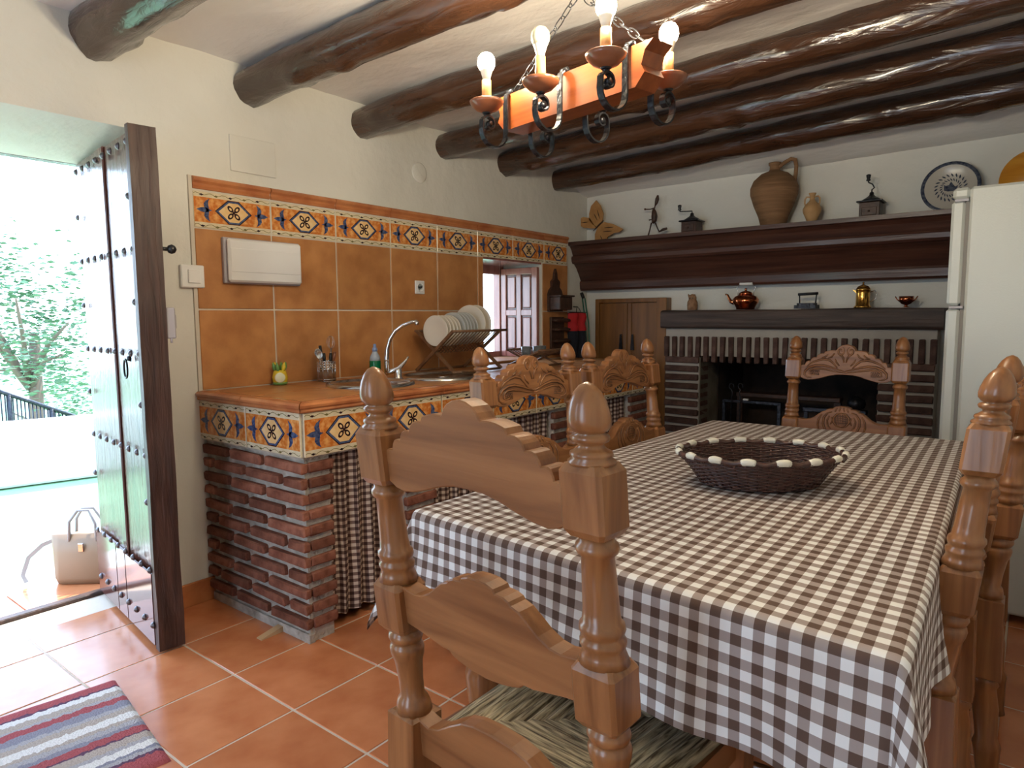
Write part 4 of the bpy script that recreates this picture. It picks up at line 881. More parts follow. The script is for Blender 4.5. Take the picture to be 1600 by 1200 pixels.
t = thing('brass_coffee_pot', 'tall brass pot with domed lid and wire handle on the mantel beam', 'pot', (x, BY, BZ))
m = MB(); m.lathe([(.046, .001), (.046, .008), (.038, .016), (.036, .085), (.038, .098)], 26, TR((x, BY, BZ))); m.build('body', brass, t)
m = MB(); m.lathe([(.040, .098), (.038, .110), (.028, .124), (.010, .132), (.004, .138), (.006, .146), (.002, .150)], 24, TR((x, BY, BZ))); m.build('lid', brass, t)
m = MB(); m.tube([(x+.037, BY, BZ+.09), (x+.06, BY, BZ+.10), (x+.072, BY, BZ+.08), (x+.065, BY, BZ+.05), (x+.038, BY, BZ+.035)], .0025, 6); m.build('handle', steel, t)
m = MB(); m.prism([(x-.036, BZ+.085), (x-.056, BZ+.108), (x-.036, BZ+.10)], BY-.006, BY+.006, 'xz'); m.build('spout', brass, t)
x = bp_(1416).x
t = thing('copper_cup', 'tiny two-handled copper cup on the mantel beam next to the fridge', 'cup', (x, BY, BZ))
m = MB(); m.lathe([(.020, .001), (.008, .006), (.008, .014), (.026, .022), (.036, .04), (.038, .062), (.035, .062), (.03, .04)], 22, TR((x, BY, BZ))); m.build('bowl', copper, t)
for s in (-1, 1): m = MB(); m.tube([(x+s*.028, BY, BZ+.03), (x+s*.045, BY, BZ+.045), (x+s*.055, BY, BZ+.062)], .003, 6); m.build('handle', copper, t)
x = bp_(1082).x
t = thing('owl_figurine', 'small brown animal figurine at the left end of the mantel beam', 'figurine', (x, BY, BZ))
m = MB(); m.lathe([(.034, .001), (.036, .03), (.034, .055), (.026, .07), (.027, .085), (.020, .10), (.006, .108)], 18, TR((x, BY, BZ)), sy=.8); m.build('body', hessian, t)
m = MB(); m.lathe([(.008, 0), (.006, .015), (.001, .024)], 8, TR((x-.020, BY-.005, BZ+.088), ry=-.4)); m.lathe([(.008, 0), (.006, .012), (.001, .018)], 8, TR((x+.014, BY-.005, BZ+.09), ry=.3)); m.build('ear', hessian, t)
m = MB(); [m.lathe([(.004, 0), (.003, .003)], 8, TR((x+s*.010, BY-.021, BZ+.080), rx=PI/2)) for s in (-1, 1)]; m.build('eye', blackm, t)
# round wooden board on the back wall above the fridge
p = PY(3.04, 1617, 278)
t = MB(); t.lathe([(.150, 0), (.153, .006), (.150, .016), (.001, .016)], 48, TR((p.x, YB-.0005, p.z), rx=PI/2)); o = t.build('round_board', orangewood); origin_to(o, (p.x, YB, p.z)); tag(o, 'round orange wooden board hanging on the wall above the fridge', 'board')

# ------------------------------------------------------------------ fridge, facing the counter
fx0, fy0, fz1 = 2.463, 1.75, 1.685
fr = thing('fridge', 'tall white two-door fridge standing side-on at the right edge', 'fridge', (2.78, 2.05, 0))
m = MB(); m.b2((fx0+.058, fy0, .035), (3.10, fy0+.60, fz1), .010); m.build('cabinet', fridge_m, fr)
zs_ = PY(fy0, 1470, 480).z
for za, zb, nm in ((.06, zs_-.006, 'lower_door'), (zs_+.006, fz1-.05, 'upper_door')):
    m = MB(); m.b2((fx0, fy0+.002, za), (fx0+.046, fy0+.598, zb), .010); m.build(nm, fridge_m, fr)
m = MB(); m.b2((fx0+.002, fy0+.001, fz1-.045), (fx0+.060, fy0+.599, fz1-.0), .012); m.build('top_cap', fridge_m, fr)
m = MB(); m.b2((fx0+.046, fy0+.008, .06), (fx0+.058, fy0+.59, fz1-.05)); m.build('gasket', gasket, fr)
for z in (zs_, fz1-.048): m = MB(); m.b2((fx0+.01, fy0-.004, z-.006), (fx0+.056, fy0+.02, z+.004), .001); m.build('hinge', grey_pl, fr)
m = MB(); [m.lathe([(.018, 0), (.018, .036)], 12, TR((a, b, 0))) for a in (fx0+.1, 3.05) for b in (fy0+.05, fy0+.55)]; m.build('foot', blackm, fr)

# ------------------------------------------------------------------ table and tablecloth
TZ = .76
tc_ = [Vector((1.655, -.355, TZ)), Vector((2.632, -.458, TZ)), Vector((2.575, 1.355, TZ)), Vector((1.700, 1.318, TZ))]   # near-left, near-right, far-right, far-left
tcen = sum(tc_, Vector())/4
tb = thing('dining_table', 'wooden dining table hidden under a gingham cloth, thick turned legs', 'table', (tcen.x, tcen.y, 0))
m = MB(); ins = [tcen+(v-tcen)*.992 for v in tc_]; m.prism([(v.x, v.y) for v in ins], TZ-.035, TZ-.004, 'xy'); m.build('tabletop', pine_y, tb)
m = MB(); i2 = [tcen+(v-tcen)*.88 for v in tc_]; i3 = [tcen+(v-tcen)*.85 for v in tc_]
m.prism([(v.x, v.y) for v in i2], TZ-.13, TZ-.036, 'xy'); m.build('apron', pine_h, tb)
legp = [(.030, .0), (.036, .015), (.040, .05), (.034, .09), (.042, .115), (.046, .13), (.040, .145), (.030, .165), (.033, .22), (.042, .30), (.046, .34), (.040, .365), (.050, .375), (.052, .385), (.046, .40), (.040, .42), (.042, .50), (.048, .56)]
for v in [tcen+(q-tcen)*.84 for q in tc_]:
    m = MB(); T_ = TR((v.x, v.y, 0)); m.lathe(legp, 24, T_); m.box((v.x, v.y, .61), (.085, .085, .10), bev=.004); m.build('leg', pine_v, tb)
# cloth
OV = .225
def clothpt(s, t, w_, l_):
    """s,t: metres along the cloth from the near-left table corner"""
    ss, tt = max(0, min(w_, s)), max(0, min(l_, t)); u, v = ss/w_, tt/l_
    P = (tc_[0]*(1-u)+tc_[1]*u)*(1-v)+(tc_[3]*(1-u)+tc_[2]*u)*v
    a, b = s-ss, t-tt; P = P.copy(); P.z = TZ+.002
    r = math.hypot(a, b)
    if r < 1e-6: P.z += .0016*noise.noise(Vector((s*5, t*5, 0))); return P
    dx, dy = a/r, b/r; corner = abs(a) > 1e-6 and abs(b) > 1e-6
    k = abs(2*dx*dy) if corner else 0
    fl = .06+.34*k**1.5
    along = s if abs(dy) > abs(dx) else t
    rip = (.012*math.sin(along*13+1.3)+.010*math.sin(along*29+.7))*sstep(.05, .3, r)*(1-k)
    if corner: rip += .014*math.sin(math.atan2(abs(b), abs(a))*8)*sstep(0, .3, r)
    rc = .018; q = min(r, rc*PI/2)          # rounded over the table edge
    out = rc*math.sin(q/rc); dn = rc*(1-math.cos(q/rc)); rest = max(0, r-rc*PI/2)
    out += rest*math.sin(fl)+rip; dn += rest*math.cos(fl)
    ex = (tc_[1]-tc_[0]).normalized(); ey = (tc_[3]-tc_[0]).normalized()
    P += (ex*dx+ey*dy)*out; P.z -= dn; return P
cw, cl = .96, 1.76
NU, NV = 150, 230; sa, sb, ta, tb_ = -OV, cw+OV, -OV, cl+OV
def warp(e, lo, hi, L_): return lo+(hi-lo)*e
m = MB()
m.grid(lambda u, v: clothpt(warp(u, sa, sb, cw), warp(v, ta, tb_, cl), cw, cl), NU, NV, lambda u, v: (warp(u, sa, sb, cw)+2.0, warp(v, ta, tb_, cl)+2.0))
o = m.build('tablecloth', ging_t); origin_to(o, (tcen.x, tcen.y, TZ)); tag(o, 'brown and white gingham tablecloth draped over the dining table', 'tablecloth')
# basket, oval, its long side across the view
bc = PZ(TZ+.080, 1187, 709); bz = TZ+.0052
bk = thing('wicker_basket', 'oval dark wicker basket with white-wrapped rim on the gingham table', 'basket', (bc.x, bc.y, bz))
BX = Vector((rt.x, rt.y, 0)).normalized(); BYv = Vector((-BX.y, BX.x, 0)); ASP = .74
def bq(r, a, z, sc=1.0): return Vector((bc.x, bc.y, bz+z))+BX*(r*math.cos(a))+BYv*(r*ASP*math.sin(a))
m = MB(); NR = 17; nst = 44
def brad(h): return .150+.054*h**1.1
for k in range(NR):
    h = k/(NR-1); r0 = brad(h)
    m.tube([bq(r0+.003*math.cos(nst/2*a+(k % 2)*PI), a, .004+.072*h) for a in [2*PI*i/132 for i in range(132)]], .0030, 5, closed=True)
m.build('woven_side', wick, bk)
m = MB()
for i in range(nst):
    a = 2*PI*i/nst; m.tube([bq(brad(h)+.001, a, .003+.074*h) for h in (0, .33, .66, 1)], .0028, 5)
m.build('stakes', wick, bk)
m = MB(); vs = [bq(.150, 2*PI*i/44, .004) for i in range(44)]; m.add(vs, [tuple(range(44))])
for k in range(12): r0 = .0122*(k+1); m.tube([bq(r0, a, .007) for a in [2*PI*i/34 for i in range(34)]], .0036, 5, closed=True)
m.build('woven_base', wick, bk)
NW = 16
def rimp(a): return bq(.209+.002*math.cos(NW*a), a, .080+.0035*math.cos(NW*a))
m = MB(); m.tube([rimp(2*PI*i/160) for i in range(160)], .0070, 8, closed=True)
for i in range(160):
    a = 2*PI*i/160; m.tube([rimp(a)+Vector((0, 0, .006)), rimp(a+.012)+(rimp(a)-bq(.19, a, .086)).normalized()*.006+Vector((0, 0, -.004))], .0022, 4)
m.build('rim', wick, bk)
for i in range(NW):
    a = 2*PI*i/NW; m = MB(); m.tube([rimp(a+(q-.5)*.16) for q in (0, .12, .3, .5, .7, .88, 1)], [.0072, .0084, .0090, .0092, .0090, .0084, .0072], 8); m.build('white_wrap', wick_w, bk)

# ------------------------------------------------------------------ chairs
HC, HW = 1.113, .210
POST = [(.002, 0), (.010, .004), (.017, .012), (.0225, .023), (.0262, .036), (.0275, .046), (.0262, .054), (.021, .060), (.0165, .062), (.0230, .0645), (.0245, .068), (.0225, .072), (.0165, .075), (.0160, .078), (.0205, .082), (.0262, .085), (.0272, .089), (.0250, .092), (.0300, .096), (.0300, .100)]
POST2 = [(.0220, .182), (.0230, .190), (.0275, .194), (.0285, .199), (.0265, .204), (.0215, .208), (.0225, .235), (.0240, .270), (.0255, .285), (.0295, .288), (.0305, .294), (.0285, .299), (.0265, .303), (.0305, .307), (.0305, .312), (.0275, .317), (.0300, .325), (.0340, .336)]
POST3 = [(.0250, .410), (.0235, .416), (.0280, .421), (.0300, .430), (.0270, .440), (.0235, .443), (.0280, .448), (.0300, .456), (.0285, .470), (.0245, .486), (.0215, .510), (.0215, .528), (.0270, .533), (.0300, .540), (.0320, .550)]
TMAP = [(0, 0), (.100, .100), (.182, .190), (.208, .218), (.285, .306), (.312, .337), (.336, .362), (.410, .450), (.443, .476), (.486, .512), (.528, .577), (.550, .607), (9, 9.057)]
def tm(t):
    for (a, b), (c, d) in zip(TMAP, TMAP[1:]):
        if t <= c: return b+(d-b)*(t-a)/(c-a)
def lean(z): return .075*max(0, min(1, (HC-z)/.66)) if z > .45 else .075-.03*(.45-z)/.45
def shear(vs):  # bend a straight post to the chair's lean
    return [Vector((v.x, v.y+lean(v.z), v.z)) for v in vs]
def block(m, h, z0, z1, ch=.010):
    """square block with its vertical edges and top corners clipped"""
    c = h-ch*.55
    ring = [(h, c), (c, h), (-c, h), (-h, c), (-h, -c), (-c, -h), (c, -h), (h, -c)]; k = .80
    vs = [(a*k, b*k, z0) for a, b in ring]+[(a, b, z0+ch) for a, b in ring]+[(a, b, z1-ch) for a, b in ring]+[(a*k, b*k, z1) for a, b in ring]
    fs = [tuple(range(8))[::-1], tuple(range(24, 32))]+[(j*8+i, j*8+(i+1) % 8, (j+1)*8+(i+1) % 8, (j+1)*8+i) for j in range(3) for i in range(8)]
    m.add(vs, fs)
def post_mesh():
    m = MB()
    for pr in (POST, POST2, POST3): m.lathe([(r, HC-tm(t)) for r, t in pr], 24)
    block(m, .0320, HC-.191, HC-.098); block(m, .0335, HC-.452, HC-.361); block(m, .0345, .30, HC-.606, .004)
    m.lathe([(.030, .30), (.027, .29), (.030, .28), (.024, .27), (.028, .22), (.024, .14), (.031, .12), (.028, .10), (.022, .02), (.024, .0)], 20)
    m.v = shear(m.v); return m.mesh('back_post', pine_v)
def mirror_profile(top, bot):
    L_ = [(-x, t) for x, t in reversed(top)]+top[1:] if top[0][0] == 0 else [(-x, t) for x, t in reversed(top)]+top
    B_ = [(x, t) for x, t in reversed(bot)]+[(-x, t) for x, t in bot[(1 if bot[0][0] == 0 else 0):]]
    return [(x, HC-t) for x, t in L_+B_]
def arc(x0, t0, x1, t1, bulge, n=5):
    out = []
    for i in range(n+1):
        a = i/n; x = x0+(x1-x0)*a; t = t0+(t1-t0)*a; nx, nt_ = (t1-t0), -(x1-x0); l = math.hypot(nx, nt_) or 1; s = bulge*math.sin(PI*a); out.append((x+nx/l*s, t+nt_/l*s))
    return out
ctop = [(0, .036), (.013, .038), (.026, .044), (.034, .052), (.038, .060)]+arc(.040, .062, .084, .068, .003)+arc(.088, .076, .114, .086, .004)+arc(.117, .094, .140, .104, .005)+arc(.142, .111, .162, .122, .006)+arc(.163, .127, .184, .140, .005)
cbot = [(0, .166), (.03, .167), (.06, .173), (.09, .183), (.12, .191), (.145, .194), (.165, .190), (.184, .180)]
mtop = [(0, .303), (.018, .304), (.033, .309), (.036, .315), (.052, .316), (.062, .320), (.066, .325), (.080, .330), (.094, .341), (.112, .356), (.132, .366), (.150, .369), (.165, .367), (.184, .364)]
mbot = [(0, .462), (.03, .460), (.055, .455), (.070, .450), (.078, .443), (.095, .443), (.120, .438), (.150, .432), (.184, .428)]
ltop = [(0, .558), (.04, .560), (.07, .568), (.10, .586), (.13, .606), (.155, .614), (.184, .606)]
lbot = [(0, .675), (.09, .675), (.184, .675)]
def rail_mesh(nm, top, bot, th=.036):
    pf = mirror_profile(top, bot); m = MB(); m.prism([(x, z) for x, z in pf], -th/2, th/2, 'xz'); m.v = [Vector((v.x, v.y+lean(v.z), v.z)) for v in m.v]; me = m.mesh(nm, pine_h)
    bm = bmesh.new(); bm.from_mesh(me); ed = [e for e in bm.edges if len(e.link_faces) == 2 and any(len(f.verts) > 8 for f in e.link_faces)]
    bmesh.ops.bevel(bm, geom=ed, offset=.002, segments=1, affect='EDGES'); bmesh.ops.triangulate(bm, faces=[f for f in bm.faces if len(f.verts) > 8]); bm.to_mesh(me); bm.free(); return me
def spiral(cx, ct, r, turns, start, s=1, n=18): return [(cx+s*(r*(1-.75*i/n))*math.cos(start+turns*2*PI*i/n), ct-(r*(1-.75*i/n))*math.sin(start+turns*2*PI*i/n)) for i in range(n+1)]
def carve_mesh(which):
    cm_ = (lambda t: t+.016*max(0, min(1, (t-.05)/.06))) if which == 0 else (lambda t: t+.016)
    m = MB(); y = .0178
    def cv(pts, r=.0032):
        for s in (-1, 1):
            rr_ = [(.5+.5*math.sin(PI*min(1, max(0, (i+.6)/(len(pts)))))) for i in range(len(pts))]
            m.m = 0; m.tube([(s*x, y-r*1.0+lean(HC-cm_(t)), HC-cm_(t)) for x, t in pts], [r*1.9*q for q in rr_], 7)  # wider dark tube underneath paints shade into the carved grooves
            if r > .0025: m.m = 1; m.tube([(s*x, y+r*.25+lean(HC-cm_(t)), HC-cm_(t)) for x, t in pts], [r*.85*q for q in rr_], 6)
    if which == 0:
        cv(spiral(.020, .062, .016, 1.2, 1.9)); cv([(.004, .10), (.008, .085), (.016, .075), (.022, .078)]); cv([(.002, .135), (.03, .128), (.06, .118), (.09, .112), (.12, .114), (.145, .124), (.160, .140), (.162, .156), (.150, .166), (.132, .166)], .0045)
        cv([(.0, .142), (.035, .138), (.07, .130), (.10, .126), (.125, .128), (.140, .138), (.142, .150), (.130, .156), (.115, .150)], .0036)
        cv([(.03, .122), (.045, .105), (.06, .094), (.085, .090), (.11, .095), (.135, .104), (.155, .120)], .0040); cv([(.045, .070), (.055, .082), (.072, .088)], .003); cv([(.07, .074), (.08, .082), (.095, .086)], .003); cv([(.022, .112), (.035, .100), (.040, .088)], .003)
        for a in range(4): cv([(.112+a*.008, .134), (.104+a*.008, .152)], .0015); cv([(.100, .136+a*.006), (.134, .138+a*.006)], .0014)
    else:
        cv([(.0, .316), (.018, .320), (.030, .336), (.030, .356), (.018, .372), (.0, .376)], .004)
        cv([(.038, .312), (.056, .318), (.070, .338), (.072, .366), (.062, .392), (.04, .408), (.0, .414)], .004); cv([(.048, .330), (.056, .350), (.052, .374), (.040, .386)], .003); cv([(.08, .326), (.092, .350), (.094, .374), (.086, .396)], .0035)
        cv([(.040, .334), (.034, .350), (.042, .366)], .003); cv([(.006, .292), (.010, .308)], .003); cv([(.020, .294), (.026, .310)], .003)
        for a in range(4): cv([(.0, .328+a*.010), (.024, .334+a*.008)], .0014); cv([(.004+a*.006, .322), (.004+a*.006, .368)], .0014)
    return m.mesh('carving', [pine_shade, pine_h])
def seat_mesh():
    m = MB(); b0, b1, d0, d1 = .185, .215, .095, .49; A, B, C_, D_ = (-b0, d0), (b0, d0), (b1, d1), (-b1, d1); c = (0, (d0+d1)/2)
    for P, Q_ in ((A, B), (B, C_), (C_, D_), (D_, A)):
        def fn(u, v, P=P, Q_=Q_):
            ex, ey = P[0]+(Q_[0]-P[0])*u, P[1]+(Q_[1]-P[1])*u; x, y = ex+(c[0]-ex)*v, ey+(c[1]-ey)*v
            ed = min(1, v/.12); return (x, y, .455+.022*math.sqrt(max(0, 1-(1-ed)**2))-.010*v+.0025*math.sin((v*.2)*300))
        def uv(u, v, P=P, Q_=Q_): L_ = math.hypot(Q_[0]-P[0], Q_[1]-P[1]); return ((u-.5)*L_*(1-v)+P[0]*3, v*.2+P[1]*2)
        # strands run parallel to the rails they wrap
        m.grid(fn, 24, 40, uv)
    n = len(m.v)
    return m.mesh('seat', rush)
fl_p = [(.020, 0), (.024, .02), (.027, .10), (.022, .12), (.029, .14), (.024, .16), (.030, .26), (.024, .31), (.030, .325), (.026, .34)]
pm, cm, mm, lm, k0, k1, sm_ = post_mesh(), rail_mesh('crest_rail', ctop, cbot), rail_mesh('middle_rail', mtop, mbot), rail_mesh('lower_rail', ltop, lbot), carve_mesh(0), carve_mesh(1), seat_mesh()
def make_chair(label):
    t = thing('dining_chair', label, 'chair', (0, 0, 0), 0, 'carved pine dining chairs around the table')
    def ad(me, nm, loc=(0, 0, 0), par=None): o = inst(me, nm, par or t, loc, world=False); return o
    for s in (-1, 1): ad(pm, 'back_post', (s*HW, 0, 0))
    a = ad(cm, 'crest_rail'); ad(k0, 'carving', par=a); a = ad(mm, 'middle_rail'); ad(k1, 'carving', par=a); ad(lm, 'lower_rail'); ad(sm_, 'seat')
    for s in (-1, 1):
        m = MB(); m.lathe(fl_p, 18); m.box((0, 0, .395), (.05, .05, .11), bev=.003); o = m.build('front_leg', pine_v, t, world=False, loc=(s*.205, .475, 0))
        m = MB(); m.tube([(s*.195, .11, .43), (s*.205, .45, .43)], 0, flat=(.05, .022), upv=(0, 0, 1)); m.build('seat_rail', pine_y, t, world=False)
        m = MB(); m.tube([(s*.200, .09, .20), (s*.203, .28, .20), (s*.205, .46, .20)], [.010, .015, .010], 10); m.build('stretcher', pine_y, t, world=False)
    m = MB(); m.b2((-.19, .46, .40), (.19, .485, .455), .003); m.build('seat_rail', pine_h, t, world=False)
    m = MB(); m.tube([(-.19, .475, .26), (0, .475, .26), (.19, .475, .26)], [.010, .016, .010], 10); m.build('stretcher', pine_h, t, world=False)
    return t
chair = make_chair('nearest pine chair at the head of the table, plain back towards us')
def put(o, pa, pb):   # finial centres of the two posts
    a, b = Vector(pa), Vector(pb); c = (a+b)/2; d = b-a; o.location = (c.x, c.y, 0); o.rotation_euler = (0, 0, math.atan2(d.y, d.x)); return o
put(chair, (1.909, -.697), (2.332, -.727)); chair.scale.z = 1.007
spots = [((1.434, .600), (1.382, .180), 'pine chair with carved crest at the left table side, nearer the sink'),
         ((1.480, 1.125), (1.453, .712), 'pine chair with carved crest at the left table side, nearer the fireplace'),
         ((2.322, 1.775), (1.895, 1.775), 'pine chair with carved crest at the far end, in front of the fireplace'),
         ((2.708, .015), (2.712, .435), 'pine chair at the right table side, its post at the right edge of the picture'),
         ((2.760, .58), (2.760, 1.00), 'pine chair at the right table side, farther back towards the fridge')]
for pa, pb, lab in spots:
    c = put(copy_tree(chair), pa, pb); c['label'] = lab; c.scale.z = .995

# ------------------------------------------------------------------ hanging lamp
def DEP(px, py, d): return CAM+(fw+rt*((px-800)/F)+up*((600-py)/F))*d
ax = Vector((.9791, -.2034, 0)); ay = Vector((.2034, .9791, 0)); LC = Vector((1.768, .115, 1.769))
AR = math.atan2(ax.y, ax.x)
ch = thing('chandelier', 'hanging wooden beam lamp with six iron scroll arms and candle bulbs', 'lamp', LC, AR)
def cb(m, nm, mt, par=None):
    o = m.build(nm, mt, par or ch, world=False); return o
prof_b = [(-.285, .048), (-.262, .030), (-.252, .0), (-.262, -.018), (-.235, -.046), (.235, -.046), (.262, -.018), (.252, 0), (.262, .030), (.285, .048)]
m = MB(); m.prism(prof_b, -.036, .036, 'xz'); cb(m, 'beam', lampwood)
disk = [(.008, -.030), (.016, -.026), (.030, -.020), (.044, -.006), (.047, .002), (.044, .004), (.030, -.006), (.012, -.008)]
for i, xx in enumerate((-.215, 0, .215)):
    for s in (-1, 1):
        m = MB(); dy = .114
        pts = [(xx, s*.0, .0515), (xx, s*.034, .053), (xx, s*.044, .046), (xx, s*.047, .03), (xx, s*.047, -.055)]
        cy, czz, rr_ = s*.090, -.060, .043
        pts += [(xx, cy-s*rr_*math.cos(q), czz-rr_*math.sin(q)) for q in [PI*k/10 for k in range(1, 11)]]
        c2y, c2z = s*(.133-.024), -.045
        pts += [(xx, c2y+s*(.024-.0011*k)*math.cos(q), c2z+(.024-.0011*k)*math.sin(q)) for k, q in enumerate([.4*j for j in range(1, 15)])]
        arm = None; m.tube(pts, 0, flat=(.017, .0045), upv=(1, 0, 0)); m.lathe([(.009, -.009), (.009, .009)], 10, TR((xx, c2y, c2z), ry=PI/2)); m.tube([(xx-.011, s*.030, .056), (xx+.011, s*.030, .056)], .007, 8); arm = cb(m, 'scroll_arm', iron)
        zd = .012
        m = MB(); m.lathe([(.010, c2z+.020), (.006, c2z+.026), (.009, zd-.032), (.014, zd-.028)], 10, TR((xx, s*dy, 0))); cb(m, 'cup_stem', iron, arm)
        m = MB(); m.lathe([(r, z+zd) for r, z in disk], 28, TR((xx, s*dy, 0))); cb(m, 'drip_dish', dishwood, arm)
        m = MB(); m.lathe([(.0135, zd-.007), (.0130, zd+.03), (.0125, zd+.058)], 16, TR((xx, s*dy, 0))); cb(m, 'candle_sleeve', wax, arm)
        if s == 1 and i < 2: continue
        on = not (s == -1 and i == 1)
        b0 = Vector((xx, s*dy, zd+.058))
        m = MB(); m.lathe([(.010, 0), (.012, .010), (.0165, .024), (.018, .028)], 18, TR(b0)); cb(m, 'bulb_collar', bulb_base, arm)
        m = MB(); m.lathe([(.018, .028), (.0225, .038), (.0235, .047), (.0215, .058), (.015, .067), (.006, .0715), (.001, .072)], 20, TR(b0)); cb(m, 'bulb', bulb_on if on else bulb_off, arm)
def link_chain(m, a, b, n):
    d = (b-a)/n; t = d.normalized(); u0 = t.cross(Vector((0, 1, 0))).normalized(); v0 = t.cross(u0)
    for k in range(n):
        c = a+d*(k+.5); sd_ = u0 if k % 2 else v0; L_ = d.length*.62; w_ = .008
        m.tube([c+t*(L_*math.copysign(min(1, abs(math.cos(q))*1.2), math.cos(q)))+sd_*w_*math.sin(q) for q in [2*PI*i/12 for i in range(12)]], .0016, 5, closed=True)
apex = Vector((.02, 0, .245))
for s in (-1, 1):
    m = MB(); link_chain(m, Vector((s*.235, 0, .062)), apex, 9); cb(m, 'chain', iron)
    m = MB(); m.tube([(s*.235+.010*math.cos(q), 0, .056+.010*math.sin(q)) for q in [2*PI*i/12 for i in range(12)]], .0025, 6, closed=True); cb(m, 'eye_ring', iron)
m = MB(); m.tube([apex+Vector((.012*math.cos(q), 0, .008+.014*math.sin(q))) for q in [2*PI*i/14 for i in range(14)]], .002, 6, closed=True); m.tube([apex+Vector((0, 0, .02)), Vector((.02, 0, .535))], .003, 6); cb(m, 'hanger', iron)

# ------------------------------------------------------------------ rug
r0 = PZ(0, 180, 1064); r1 = PZ(0, 268, 1190); r2_ = PZ(0, 0, 1120)
ex = (r1-r0); L1 = ex.length; ex.normalize(); ey = (r2_-r0).normalized(); ey = (ey-ex*ex.dot(ey)).normalized()
m = MB()
m.grid(lambda u, v: tuple(r0+ex*L1*u+ey*.95*v+Vector((0, 0, .010-(.0085 if u in (0, 1) or v in (0, 1) else 0)+.0012*noise.noise(Vector((u*30, v*50, 0)))))), 60, 90, lambda u, v: (u*.96, v*1.6))
def under(u, v): q = r0+ex*L1*u+ey*.95*v; return (q.x, q.y, .0012)
m.grid(under, 1, 1, lambda u, v: (0, 0))
o = m.build('entrance_rug', rug_m); origin_to(o, (r0+ex*L1/2+ey*.47)); tag(o, 'red, grey and cream striped rug on the floor by the open door', 'rug')

# ------------------------------------------------------------------ terrace outside the door
m = MB(); m.b2((-1.1, -6, -.10), (-TH, 5, -.014)); struct(m, 'terrace_paving', paving)
ter = bpy.data.objects['terrace_paving']
m = MB(); m.box((0, 0, 0), (.30, .30, .014), bev=.002); tm = m.mesh('tile', terra_floor)
for i in range(10): inst(tm, 'tile', ter, (-TH-.19, -1.6+.306*i, -.008))
m = MB(); m.b2((-4.5, -8, -.12), (-1.1, 10, -.012)); o = struct(m, 'lawn', grass_m)
m = MB(); a, b = PZ(0, 0, 765), PZ(0, 150, 745); d = (b-a).normalized(); n_ = Vector((-d.y, d.x, 0))
ang = math.atan2(d.y, d.x); T_ = TR(a, rz=ang); m.box((0.5, .12, .23), (12, .24, .46), T_, bev=.02); struct(m, 'terrace_wall', outwall)
# railing beyond
rp = [PX(-4.2, 0, 612), PX(-4.2, 60, 632), PX(-4.2, 118, 651)]
p0, p1 = PX(-4.3, -60, 592), PX(-4.3, 118, 651)
rl = thing('railing', 'dark metal railing descending behind the white terrace wall', 'railing', (p0.x, p0.y, -.2))
dn = p1-p0; hgt = .62; e0, e1 = p0, p1+dn*.15
m = MB(); m.tube([e0, e1], .018, 6); m.build('top_rail', iron, rl)
m = MB(); m.tube([e0-Vector((0, 0, hgt)), e1-Vector((0, 0, hgt))], .014, 6); m.build('bottom_rail', iron, rl)
for i in range(34):
    q = e0.lerp(e1, i/33); m = MB(); m.tube([q, q-Vector((0, 0, hgt))], .006 if i % 11 else .022, 6); m.build('baluster', iron, rl)
# lower slope and trees
m = MB(); m.b2((-60, -40, -3.2), (-4.5, 40, -2.6)); struct(m, 'valley_ground', grass_m)
lf_ = MB(); lf_.add([(-.5, 0, 0), (0, -.22, .04), (.5, 0, 0), (0, .22, .04)], [(0, 1, 2), (0, 2, 3)])
def tree(c, R_, n, label, seed):
    rr = random.Random(seed); t = thing('terrace_tree', label, 'tree', (c[0], c[1], -2.6)); c = Vector(c)
    m = MB(); m.tube([(c.x, c.y, -2.6), (c.x+.1, c.y, -1), (c.x, c.y+.1, c.z)], [.16, .12, .06], 8)
    br = []
    for k in range(9):
        a = rr.uniform(0, 2*PI); e = c+Vector((math.cos(a)*R_*.8, math.sin(a)*R_*.8, rr.uniform(-.5, .8)*R_)); s0 = Vector((c.x, c.y, c.z-R_*.6)); md_ = s0.lerp(e, .5)+Vector((0, 0, .15)); m.tube([s0, md_, e], [.05, .03, .012], 6); br.append((s0, md_, e))
    m.build('branch', bark_m, t)
    m = MB()
    cl_ = [c+Vector((rr.gauss(0, .42), rr.gauss(0, .42), rr.gauss(0, .42)))*R_ for _ in range(26)]
    for i in range(n):
        q = rr.choice(cl_)+Vector((rr.gauss(0, 1), rr.gauss(0, 1), rr.gauss(0, 1)))*R_*.16; s_ = rr.uniform(.07, .13)
        T_ = Matrix.Translation(q) @ Matrix.Rotation(rr.uniform(0, 6.3), 4, 'Z') @ Matrix.Rotation(rr.uniform(-1.2, 1.2), 4, 'X') @ Matrix.Scale(s_, 4)
        m.add(lf_.v, lf_.f, T_)
    tag(m.build('foliage', leaf_m, t), kind='stuff')
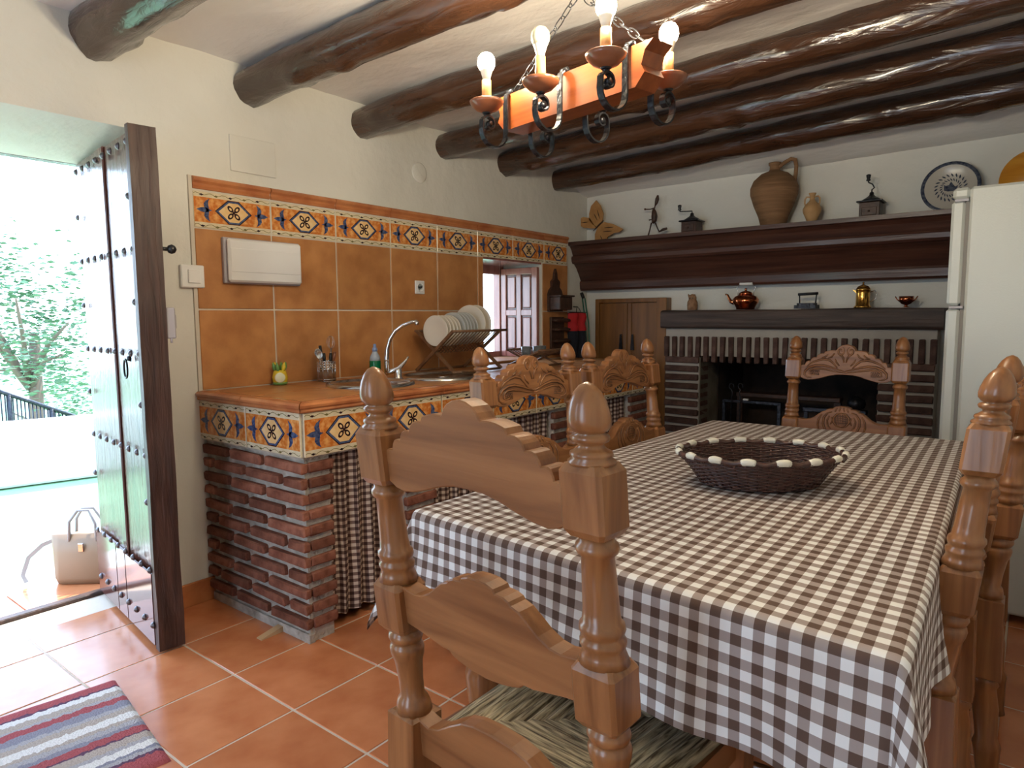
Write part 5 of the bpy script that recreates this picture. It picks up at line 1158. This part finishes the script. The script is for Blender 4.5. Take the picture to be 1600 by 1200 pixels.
ca = PX(-8, 40, 520); tree((ca.x, ca.y, ca.z), 1.25, 3000, 'pale leafy tree seen through the open door beyond the railing', 5)
cb_ = PX(-11, 110, 600); tree((cb_.x, cb_.y, cb_.z-.6), 1.2, 1800, 'lower leafy tree behind the railing, nearer the door leaf', 8)
# handbag on the tiles
b = PZ(0, 140, 920)
bg_ = thing('handbag', 'pale tan leather handbag standing outside on the doorstep tiles', 'handbag', (b.x, b.y, 0))
hb = .225; w0, w1 = .145, .125
cc = Vector((-.66, -.235, .0)); dr = Vector((.75, .66, 0)).normalized(); T_ = TR(cc, rz=math.atan2(dr.y, dr.x))
m = MB(); vs = []
for z, wx, wy in ((.002, .125, .055), (.03, .135, .062), (.14, .140, .050), (hb, .150, .028)):
    n = 16
    for i in range(n):
        a = 2*PI*i/n; vs.append((math.copysign(abs(math.cos(a))**.35, math.cos(a))*wx, math.copysign(abs(math.sin(a))**.6, math.sin(a))*wy, z))
m.smooth = True; m.add(vs, [(j*16+i, j*16+(i+1) % 16, (j+1)*16+(i+1) % 16, (j+1)*16+i) for j in range(3) for i in range(16)]+[tuple(range(16))[::-1], tuple(range(48, 64))], T_); m.build('body', bag_m, bg_)
for s in (-1, 1): m = MB(); m.tube([T_ @ Vector((-.06+.0*s, s*.03, hb-.03)), T_ @ Vector((-.055, s*.03, hb+.06)), T_ @ Vector((-.02, s*.02, hb+.11)), T_ @ Vector((.03, s*.02, hb+.11)), T_ @ Vector((.06, s*.03, hb+.05)), T_ @ Vector((.062, s*.03, hb-.03))], .007, 8); m.build('handle', bag_d, bg_)
m = MB(); m.tube([T_ @ Vector((-.14, 0, hb-.03)), T_ @ Vector((-.19, -.01, hb-.05)), T_ @ Vector((-.25, -.02, .12)), T_ @ Vector((-.275, -.03, .04)), T_ @ Vector((-.26, -.03, .006))], .006, 8, flat=(.018, .004)); m.build('strap', bag_d, bg_)
m = MB(); m.b2((-.012, -.052, .15), (.012, -.044, .19), .002, T_); m.build('clasp', chrome, bg_)
bpy.context.view_layer.update()
